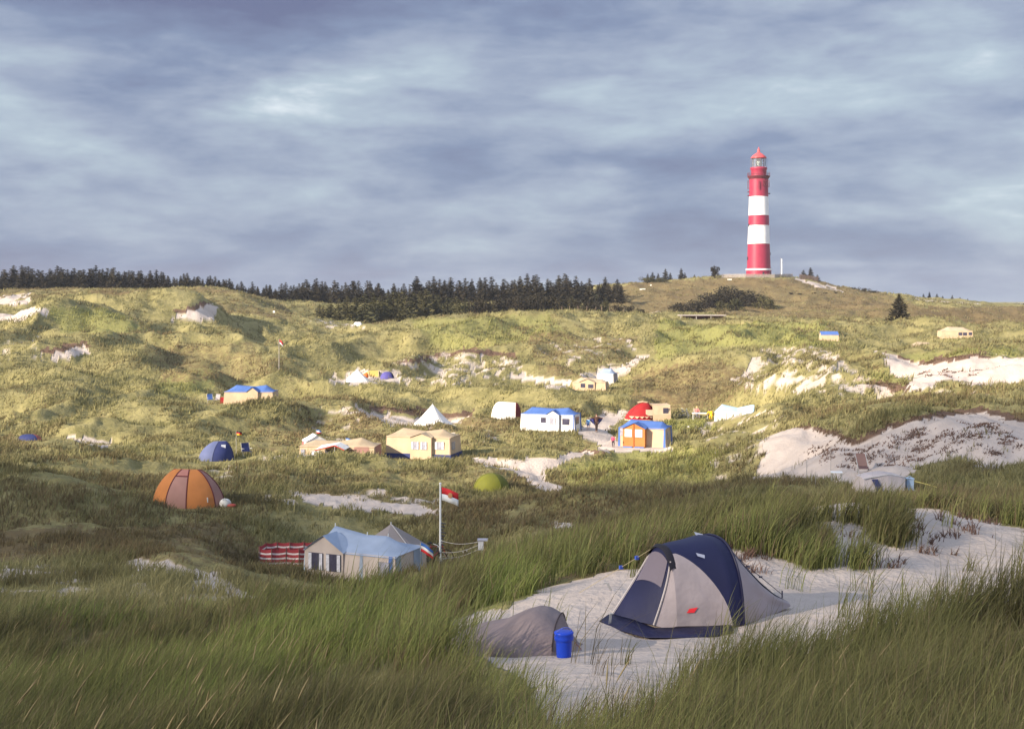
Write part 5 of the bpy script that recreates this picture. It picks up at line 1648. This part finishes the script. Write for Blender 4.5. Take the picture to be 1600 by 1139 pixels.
MB().box((0, 0, .70), (1.7, .7, .05)).build("tabletop", mat("white_paint", (0.8, 0.8, 0.8)), t)
for a in (-.75, .75):
    for b_ in (-.28, .28): MB().tube([(a, b_, -.15), (a, b_, .68)], .03, 5).build("leg", POLE, t)
MB().box((.3, -.36, .64), (1.0, .02, .12)).build("cloth_edge", fm('cream'), t)

# ------------------------------------------------------------------ people
def skin_obj(name, pts, edges, m, parent, sub=1, root=0):
    me = bpy.data.meshes.new(name)
    me.from_pydata([p[0] for p in pts], edges, [])
    o = link(name, me, parent)
    me.materials.append(m)
    md = o.modifiers.new("skin", 'SKIN')
    for i, p in enumerate(pts):
        r = p[1]
        me.skin_vertices[0].data[i].radius = (r, r) if not isinstance(r, tuple) else r
        me.skin_vertices[0].data[i].use_root = (i == root)
    md.use_smooth_shade = True
    s = o.modifiers.new("smooth", 'SUBSURF'); s.levels = sub; s.render_levels = sub
    return o


def person(label, p, rz, hgt, J, skin, jacket, trousers, hair, short=False, coat=None, hood=False):
    """J: joints for a figure 1.7 m tall facing -y: pel, chest, neck, head, then per side sh, el, wr, hip, kn, an, toe"""
    t = thing("person", label, "person", p, rz)
    k = hgt / 1.7
    t.scale = (k, k, k)
    S = mat("skin_" + skin, {'fair': (.55, .32, .24)}[skin], .6)
    V = [(J['pel'], .12), (J['waist'], .11), (J['chest'], .14), (J['neck'], .055), (tuple(np.add(J['head'], (0, 0, -.06))), .075), (J['head'], .095), (tuple(np.add(J['head'], (0, .01, .08))), .07), (tuple(np.add(J['head'], (0, -.105, -.02))), .018)]
    E = [(0, 1), (1, 2), (2, 3), (3, 4), (4, 5), (5, 6), (5, 7)]
    for s in ('l', 'r'):
        b = len(V)
        V += [(J['sh' + s], .058), (J['el' + s], .043), (J['wr' + s], .03)]
        w, e = Vector(J['wr' + s]), Vector(J['el' + s])
        d = (w - e).normalized(); sd = d.cross(Vector((0, 0, 1)))
        sd = sd.normalized() if sd.length > .1 else Vector((1, 0, 0))
        V += [(tuple(w + d * .07), .036)]
        E += [(2, b), (b, b + 1), (b + 1, b + 2), (b + 2, b + 3)]
        for q in range(5):
            off = sd * ((q - 1.5) * .019) if q < 4 else sd * -.055
            ln = (.075, .09, .085, .065, .03)[q]
            V += [(tuple(w + d * (.085 if q < 4 else .05) + off), .011), (tuple(w + d * (.085 + ln if q < 4 else .085) + off * 1.1 + Vector((0, -.012, -.008))), .008)]
            E += [(b + 3, len(V) - 2), (len(V) - 2, len(V) - 1)]
        b = len(V)
        V += [(J['hip' + s], .085), (J['kn' + s], .058), (J['an' + s], .038), (J['toe' + s], .032)]
        E += [(0, b), (b, b + 1), (b + 1, b + 2), (b + 2, b + 3)]
    skin_obj("body", V, E, S, t)
    # jacket over trunk and arms
    V = [(tuple(np.add(J['pel'], (0, 0, coat if coat is not None else -.02))), .17 if coat is None else .20), (J['waist'], .155), (J['chest'], .175), (tuple(np.add(J['neck'], (0, 0, -.03))), .085)]
    E = [(0, 1), (1, 2), (2, 3)]
    for s in ('l', 'r'):
        b = len(V)
        V += [(J['sh' + s], .085), (J['el' + s], .066), (J['wr' + s], .05)]
        E += [(2, b), (b, b + 1), (b + 1, b + 2)]
    skin_obj("jacket", V, E, jacket, t, 1, 1)
    V = [(J['pel'], .15)]; E = []
    for s in ('l', 'r'):
        b = len(V)
        V += [(J['hip' + s], .105), (J['kn' + s] if not short else tuple(Vector(J['hip' + s]).lerp(Vector(J['kn' + s]), .8)), .078)]
        E += [(0, b), (b, b + 1)]
        if not short:
            V += [(J['an' + s], .06)]; E += [(b + 1, b + 2)]
    skin_obj("trousers", V, E, trousers, t)
    for s in ('l', 'r'):
        a, b = Vector(J['an' + s]), Vector(J['toe' + s])
        skin_obj("shoe", [(tuple(a - Vector((0, -.03, .02))), .045), (tuple(b), .04), (tuple(b + (b - a) * .2), .03)], [(0, 1), (1, 2)], mat("shoe_dark", (.04, .035, .035)), t)
    hd = Vector(J['head'])
    hb = MB()
    rows = []
    for i in range(6):
        th = math.pi * .58 * i / 5
        rows.append([(hd.x + .112 * math.sin(th) * math.cos(q) * 1.0, hd.y + .025 + .122 * math.sin(th) * math.sin(q), hd.z + .035 + .125 * math.cos(th)) for q in [6.2832 * j / 12 for j in range(12)]])
    hb.loft(rows, True).build("hood" if hood else "hair", hair, t, True)
    ey = MB()
    for s in (-.035, .035): ey.ball((hd.x + s, hd.y - .088, hd.z + .005), .013, 6, 4)
    ey.build("eyes", mat("eye_dark", (.03, .02, .02)), t)
    return t


def stand(**kw):
    J = dict(pel=(0, 0, .93), waist=(0, 0, 1.10), chest=(0, .01, 1.30), neck=(0, 0, 1.46), head=(0, -.02, 1.58),
             shl=(-.19, 0, 1.40), ell=(-.25, .02, 1.12), wrl=(-.26, -.06, .88), shr=(.19, 0, 1.40), elr=(.25, .02, 1.12), wrr=(.26, -.06, .88),
             hipl=(-.10, 0, .88), knl=(-.11, -.02, .48), anl=(-.11, .02, .09), toel=(-.13, -.13, .04), hipr=(.10, 0, .88), knr=(.11, -.02, .48), anr=(.11, .02, .09), toer=(.13, -.13, .04))
    J.update(kw)
    return J


HAIRB = mat("hair_brown", (.09, .05, .03), .6); HAIRL = mat("hair_blond", (.55, .36, .15), .6)
CB = lambda n, c: fabric("cloth_" + n, c, 0.0, .12, 6.0, .3, 14.0)
person("child in a pink red jacket and dark trousers on the sandy path", at(958, 103), R(150), 1.02, stand(knl=(-.11, -.12, .50), anl=(-.11, -.02, .10), toel=(-.12, -.17, .05), wrl=(-.22, -.22, 1.02)), 'fair', CB("pink_red", (.62, .06, .13)), CB("dark_trousers", (.05, .035, .05)), HAIRB)
person("child in a light blue jacket with bare legs beside the blue roofed tent", at(919, 118), R(170), 1.25, stand(knl=(-.11, -.14, .50), anl=(-.11, .0, .12), toel=(-.12, -.14, .08), knr=(.11, .04, .48), anr=(.12, .16, .10), toer=(.13, .02, .05)), 'fair', CB("light_blue", (.16, .36, .66)), CB("shorts_blue", (.08, .14, .34)), HAIRB, True)
pp = at(932, 118)
person("adult in a dark brown coat with arms spread holding a navy cloth", pp, R(8), 1.72, stand(ell=(-.40, -.06, 1.30), wrl=(-.60, -.10, 1.28), elr=(.40, -.06, 1.30), wrr=(.60, -.10, 1.30), knr=(.06, -.02, .48), anr=(.05, .02, .09), toer=(.06, -.13, .04), knl=(-.06, -.02, .48), anl=(-.05, .02, .09), toel=(-.06, -.13, .04)), 'fair', CB("coat_brown", (.075, .035, .025)), CB("dark_trousers2", (.045, .03, .03)), HAIRB, coat=-.25)
cl = MB()
rows = []
for i in range(13):
    a = -1 + 2 * i / 12
    rows.append([(a * .66 * (1 - .42 * f * f), .16 + .06 * math.cos(a * 6) + .04 * f, 1.36 - .08 * (1 - abs(a)) - f * (.50 + .28 * (1 - abs(a)))) for f in (0, .25, .5, .75, 1)])
o = cl.loft(rows).build("cloth", fabric("cloth_navy", (.045, .050, .20), .05, .2, 3, .6, 5), None, True, .015)
o.location = pp; o.rotation_euler = (0, 0, R(8))
tag(o, "navy blue cloth held out by the adult in the brown coat", "cloth")
bend = stand(pel=(0, .12, .62), waist=(0, .05, .80), chest=(-.05, -.10, .98), neck=(-.08, -.20, 1.10), head=(-.10, -.28, 1.19), shl=(-.23, -.12, 1.04), ell=(-.36, -.26, .84), wrl=(-.42, -.36, .70), shr=(.13, -.12, 1.06), elr=(.26, -.24, .84), wrr=(.22, -.40, .70),
             hipl=(-.10, .12, .58), knl=(-.14, -.18, .42), anl=(-.12, .06, .09), toel=(-.13, -.09, .04), hipr=(.10, .12, .58), knr=(.14, -.18, .42), anr=(.12, .06, .09), toer=(.13, -.09, .04))
YEL = CB("yellow_rain", (.72, .42, .01))
person("person in yellow rain clothes crouching beside the light blue tent", at(1111, 129), R(-40), 1.5, bend, 'fair', YEL, CB("yellow_trousers", (.66, .38, .01)), HAIRB)
sit = stand(pel=(0, .05, .50), waist=(0, .05, .66), chest=(0, .04, .86), neck=(0, .02, 1.02), head=(0, .0, 1.14), shl=(-.19, .03, .96), ell=(-.26, -.06, .74), wrl=(-.20, -.26, .72), shr=(.19, .03, .96), elr=(.26, -.06, .74), wrr=(.20, -.26, .72),
            hipl=(-.10, .04, .48), knl=(-.13, -.40, .50), anl=(-.13, -.42, .10), toel=(-.13, -.56, .05), hipr=(.10, .04, .48), knr=(.13, -.40, .50), anr=(.13, -.42, .10), toer=(.13, -.56, .05))
pc = at(1089, 131.2)
person("blond person in a pink shirt sitting behind the white table", pc, R(10), 1.7, sit, 'fair', CB("pink", (.60, .22, .20)), CB("grey_trousers", (.14, .13, .16)), HAIRL)
camp_chair("camping_chair", "cream camping chair under the person in the pink shirt", 1089, 131.3, R(10), fm('cream'))


# ------------------------------------------------------------------ the navy and grey dome tent in the sand hollow
def big_tent():
    O = Vector((2.75, 17.4, 0))
    e = Vector((0.917, 0.40, 0)); nn = Vector((0.40, -0.917, 0))
    gz = CZ - 4.44
    t = thing("dome_tent", "navy and grey tent with an open sided porch in the near sand hollow", "tent", (O.x, O.y, gz), math.atan2(e.y, e.x))
    # local x runs along the axis to the tail, local -y is the side towards the standpoint
    def sec(l):
        ks = [-.72, -.55, -.25, 0, .18, .45, .8, 1.1, 1.38]
        w = np.interp(l, ks, [.44, .50, .62, .74, .73, .62, .46, .31, .16])
        h = np.interp(l, ks, [1.02, 1.05, 1.075, 1.11, 1.09, .80, .46, .22, .06])
        return float(w), float(h)
    def S(l, th, out=0.0):
        w, h = sec(l)
        c, s = math.cos(th), math.sin(th)
        return Vector((l, -(w + out) * math.copysign(abs(c) ** .80, c), (h + out) * abs(s) ** .92 - .03))
    tb = lambda l: R(66) * (np.clip((0.0 - l) / .62, 0, 1)) ** .72     # lower edge of the navy cover
    ls = np.linspace(-.72, 0, 15)
    cover = []; near = []; farp = []
    for l in ls:
        b = tb(l)
        cover.append([S(l, b + (math.pi - 2 * b) * j / 24) for j in range(25)])
        near.append([S(l, b * j / 8) for j in range(9)])
        farp.append([S(l, math.pi - b * j / 8) for j in range(9)])
    for l in np.linspace(0.03, .17, 4): cover.append([S(l, math.pi * j / 24) for j in range(25)])
    o = MB().loft(cover).build("canopy", NAVYF, t, True)
    MB().tube([S(.17, math.pi * j / 24, .012) for j in range(25)], .016, 6).build("hoop", mat("piping_navy", (.012, .012, .04), .5), o)
    MB().loft(near).build("side_panel", GREYF, t, True)
    MB().loft(farp).build("side_panel", GREYF, t, True)
    # pleated rear with the navy stripe along its back
    for a0, a1, nm, m, out in ((0, 1.02, "rear_panel", GREYF, 0), (1.02, math.pi - 1.25, "rear_stripe", NAVYF, .0), (math.pi - 1.25, math.pi, "rear_panel", GREYF, 0)):
        rows = []
        for l in np.linspace(.17, 1.38, 20):
            row = []
            for j in range(17):
                th = a0 + (a1 - a0) * j / 16
                fold = .018 * math.sin(th * 9 + l * 2.2) * math.sin(math.pi * min(1, (l - .17) / 1.2)) if nm == "rear_panel" else 0
                row.append(S(l, th, fold))
            rows.append(row)
        MB().loft(rows).build(nm, m, t, True)
    # porch: door sheet and wings in front of the small hoop
    A1, A2 = 0.98, math.pi - 0.98
    g1 = Vector((-.98, -.26, -.03)); g2 = Vector((-1.26, .42, -.03))
    gA = Vector((-.70, -.46, -.04)); gB = Vector((-.72, .48, -.04))
    def bow(a, b_, f, s): return a.lerp(b_, f) + Vector((-.05 * math.sin(math.pi * f) * s, 0, -.05 * math.sin(math.pi * f) * s))
    rows = []
    for i in range(15):
        f = i / 14
        rows.append([bow(S(-.72, A1 + (A2 - A1) * j / 12), g1.lerp(g2, j / 12), f, -.9) for j in range(13)])
    door = MB().loft(rows[3:]) if False else MB().loft(rows)
    dm = door.build("door", NAVYF, t, True)
    mesh_m, nt, b = new_mat("door_mesh")
    b.inputs['Base Color'].default_value = (.24, .20, .24, 1); b.inputs['Roughness'].default_value = .7; b.inputs['Alpha'].default_value = .6
    win = []
    for i in range(9):
        f = .10 + .42 * i / 8
        jj = [1.3 + (10.7 - 1.3) * q / 8 for q in range(9)]
        a = []
        for q in jj:
            th = A1 + (A2 - A1) * q / 12
            a.append(bow(S(-.72, th), g1.lerp(g2, q / 12), f, -.9) + Vector((-.014, -.006, .010)))
        win.append(a)
    MB().loft(win).build("mesh_window", mesh_m, dm, True)
    zf = [bow(S(-.72, A1), g1, i / 14, -.9) + Vector((-.01, -.012, .004)) for i in range(15)]
    MB().tube(zf, .012, 5).build("zip", mat("zip_cream", (.50, .44, .42), .7), dm)
    ze = [bow(S(-.72, A2), g2, i / 14, -.9) + Vector((-.012, .008, .004)) for i in range(15)]
    MB().tube(ze, .012, 5).build("edge_tape", mat("zip_cream", (.50, .44, .42)), dm)
    for nm, th0, th1, gg, ga in (("porch_wing", A1, 0.0, g1, gA), ("porch_wing", A2, math.pi, g2, gB)):
        rows = []
        for i in range(13):
            f = i / 12
            inner = bow(S(-.72, th0), gg, f, -.9)
            outer = S(-.72, th0 + (th1 - th0) * f)
            rows.append([inner.lerp(outer, j / 6) + Vector((0, 0, -.03 * math.sin(math.pi * j / 6))) for j in range(7)])
        MB().loft(rows).build(nm, GREYF, t, True)
    # hood over the front hoop
    rows = []
    for j in range(17):
        th = .80 + (math.pi - 1.6) * j / 16
        p_ = S(-.72, th, .012)
        rows.append([p_ + Vector((.06, 0, .006)), p_ + Vector((0, 0, .018)), p_ + Vector((-.045, 0, -.025))])
    MB().loft(rows).build("hood", mat("hood_black", (.012, .010, .016), .6), t, True)
    # small vent flaps
    for l, th in ((-.30, 1.02), (.02, 1.75)):
        c = S(l, th, .015)
        MB().quad(c + Vector((-.07, 0, .03)), c + Vector((.07, -.01, -.01)), c + Vector((.05, -.04, -.05)), c + Vector((-.06, -.03, -.01))).build("vent_flap", mat("flap_grey", (.48, .48, .56)), t)
    # red maker's mark on the near wing
    c = S(-.62, .14, .012); c2 = S(-.47, .20, .012)
    q = [S(-.60, .15, .016), S(-.50, .15, .016), S(-.45, .215, .016), S(-.56, .20, .016)]
    MB().quad(*q).build("red_mark", mat("mark_red", (.72, .03, .04)), t)
    # ground sheet pulled out in front
    gs = MB()
    def G(x, y, dz=.012):
        w = Vector((O.x, O.y, 0)) + e * x - Vector((-e.y, e.x, 0)) * (-y)
        return Vector((x, y, H(w.x, w.y) - gz + dz + .012 * math.sin(x * 17 + y * 11)))
    outline_in = [(-1.27, .45), (-1.12, .05), (-1.0, -.28), (-.72, -.52), (-.40, -.64), (-.05, -.74)]
    outline_out = [(-1.46, .44), (-1.46, -.16), (-1.34, -.66), (-.96, -1.02), (-.56, -1.14), (-.14, -.96)]
    rows = []
    for (a, b_), (c, d) in zip(outline_in, outline_out):
        rows.append([G(a + (c - a) * f, b_ + (d - b_) * f, .05 * (1 - f) + .015) for f in (0, .33, .66, 1)])
    gs.loft(rows).build("ground_sheet", mat("sheet_navy", (.012, .012, .045), .6, .2, 3, .6, 8), t, True, .01)
    # guy line to the back
    a = S(.17, 1.0); g = Vector((1.75, .55, .0)); w = O + e * 1.75 + Vector((-e.y, e.x, 0)) * .55
    g.z = H(w.x, w.y) - gz + .05
    gl = MB().tube([a, g], .006, 4)
    for f in (.15, .3, .55): c = a.lerp(g, f); gl.box(tuple(c), (.05, .02, .02))
    gl.tube([g + Vector((0, 0, .06)), g - Vector((0, 0, .06))], .012, 5)
    gl.build("guy_line", mat("cord_dark", (.10, .09, .12)), t)
    # guy line of the front with its two blue sliders, tied off at the left peg
    a = S(-.72, 1.75); pw = at(905, 18.6, .03); g = t.matrix_basis.inverted() @ pw if False else None
    loc = pw - Vector((O.x, O.y, gz)); ang = math.atan2(e.y, e.x)
    g = Vector((loc.x * math.cos(-ang) - loc.y * math.sin(-ang), loc.x * math.sin(-ang) + loc.y * math.cos(-ang), loc.z))
    MB().tube([a, g], .004, 4).build("guy_line", mat("cord_straw", (.45, .37, .22)), t)
    sl = MB()
    for f in (.24, .44): sl.box(tuple(a.lerp(g, f)), (.05, .04, .05))
    sl.build("line_slider", mat("slider_blue", (.05, .10, .45)), t)
    return t, O, e, gz


tent, O, e, gz = big_tent()
w = O + e * -.55 + Vector((-e.y, e.x, 0)) * .02
sb = thing("sleeping_bag", "light blue rolled bag seen through the mesh door of the navy tent", "bag", (w.x, w.y, gz + .33))
MB().lathe([(0, -.33), (.15, -.33), (.18, -.28), (.19, 0), (.18, .24), (.15, .31), (.05, .34), (0, .34)], 16).build("roll", mat("bag_lightblue", (.22, .38, .60), .6, .25, 6, .5, 8), sb, True)
MB().lathe([(.15, -.05), (.192, -.02), (.192, .03), (.15, .06)], 14).build("strap", mat("strap_dark", (.03, .03, .06)), sb)
for px, D, lb, rz, hh in ((953.5, 17.0, "upright silver tent peg at the left corner of the navy tent", .1, .17), (952, 18.7, "leaning silver tent peg in the sand behind the navy tent", -.5, .13)):
    p = at(px, D)
    tag(MB().box((0, 0, hh * .45), (.035, .006, hh), .3, Matrix.Rotation(rz, 3, 'Y')).box((0, .012, hh * .45), (.006, .02, hh), .3, Matrix.Rotation(rz, 3, 'Y')).box((rz * hh * .9, 0, hh * .9), (.05, .02, .012), .3).build("tent_peg", mat("peg_silver", (.60, .60, .58), .3, .1, 5, 0, 60, .6)), lb, "tent peg").location = p


# ------------------------------------------------------------------ low grey brown bivy tent with the blue bucket
def bivy():
    m = fabric("bivy_taupe", (0.235, 0.185, 0.185), .10, .10, 3.0, .45, 7.0)
    D = 14.7
    p = at(824, D)
    t = thing("bivy_tent", "low sagging grey brown tent beside the blue bucket", "tent", (p.x, p.y, p.z), R(-12))
    t.scale = (1.28, 1.25, 1.0)
    rows = []
    #            x      half width, height
    prof = [(-.78, .12, .05), (-.60, .26, .22), (-.42, .36, .30), (-.22, .44, .35), (-.12, .46, .42), (0.0, .47, .50), (.10, .46, .54), (.20, .44, .52), (.30, .42, .45)]
    pr = np.array(prof)
    for i in range(41):
        x = -.78 + 1.08 * i / 40
        w_ = np.interp(x, pr[:, 0], pr[:, 1]); h_ = np.interp(x, pr[:, 0], pr[:, 2])
        row = []
        for j in range(25):
            th = math.pi * j / 24
            c, s = math.cos(th), math.sin(th)
            fold = 1 + .035 * math.sin(6 * th + 9 * x) * (1 - s * .6) * (x > -.5)
            row.append((x + .10 * s * 0, -w_ * math.copysign(abs(c) ** .85, c) * fold * 1.05, h_ * abs(s) ** 1.05 * fold - .05))
        rows.append(row)
    MB().loft(rows).build("canvas", m, t, True)
    MB().tube([Vector(q) + Vector((.008, 0, .004)) for q in rows[-1][3:22]], .007, 5).build("edge_tape", mat("piping_dark_brown", (.05, .035, .04), .8), t)
    end = [rows[-1]]
    for f in (.35, .7, 1.0):
        end.append([Vector(q).lerp(Vector((.30 + .20, q[1] * .82, -.05)), f) + Vector((0, 0, -.05 * math.sin(math.pi * f))) for q in rows[-1]])
    MB().loft(end).build("end_panel", m, t, True)
    # flap of the opening spread on the sand
    rows2 = []
    for k in range(7):
        f = k / 6
        rows2.append([Vector((.30, .28 - .62 * j / 6, .30 - .24 * abs(j / 6 - .3))).lerp(Vector((.62, -.12 - .05 * j / 6, .02)), f) + Vector((0, 0, -.10 * math.sin(math.pi * f))) for j in range(7)])
    fl = MB().loft(rows2).build("door_flap", m, t, True, .008)
    MB().tube([rows2[k][0] for k in range(7)], .010, 5).build("edging", mat("edging_rust", (.22, .06, .04), .8), fl)


bivy()
p = at(881, 14.0)
t = thing("bucket", "bright blue plastic bucket with a lid beside the low tent", "bucket", p, .4)
t.scale = (.92, .92, .94)
BL = mat("bucket_blue", (.012, .055, .50), .35, .08, 5, .1, 9)
MB().lathe([(.0, 0), (.088, 0), (.092, .02), (.104, .20), (.108, .21), (.118, .215), (.120, .25), (.116, .285), (.122, .29), (.122, .31), (.10, .318), (.0, .322)], 28).build("body", BL, t, True)
MB().tube([(.121 * math.cos(a), .121 * math.sin(a), .27 + .0 * a) if k in (0, 12) else (.121 * math.cos(a), -.03 * math.sin(a), .27 + .10 * math.sin(a)) for k, a in enumerate([math.pi * i / 12 for i in range(13)])], .006, 5).build("handle", mat("handle_white", (.10, .14, .5), .4), t)

# ------------------------------------------------------------------ thin sea air
def build_haze():
    m = bpy.data.materials.new("sea_air"); m.use_nodes = True
    nt = m.node_tree; nt.nodes.clear()
    out = nt.nodes.new('ShaderNodeOutputMaterial'); pv = nt.nodes.new('ShaderNodeVolumePrincipled')
    pv.inputs['Color'].default_value = (0.80, 0.84, 0.95, 1); pv.inputs['Density'].default_value = 0.00013
    nt.links.new(pv.outputs[0], out.inputs['Volume'])
    o = MB().box((0, 700, 25.0), (4200, 2400, 64)).build("haze", m)
    tag(o, "thin pale sea air over the whole dune land", "haze", None, "stuff")


build_haze()
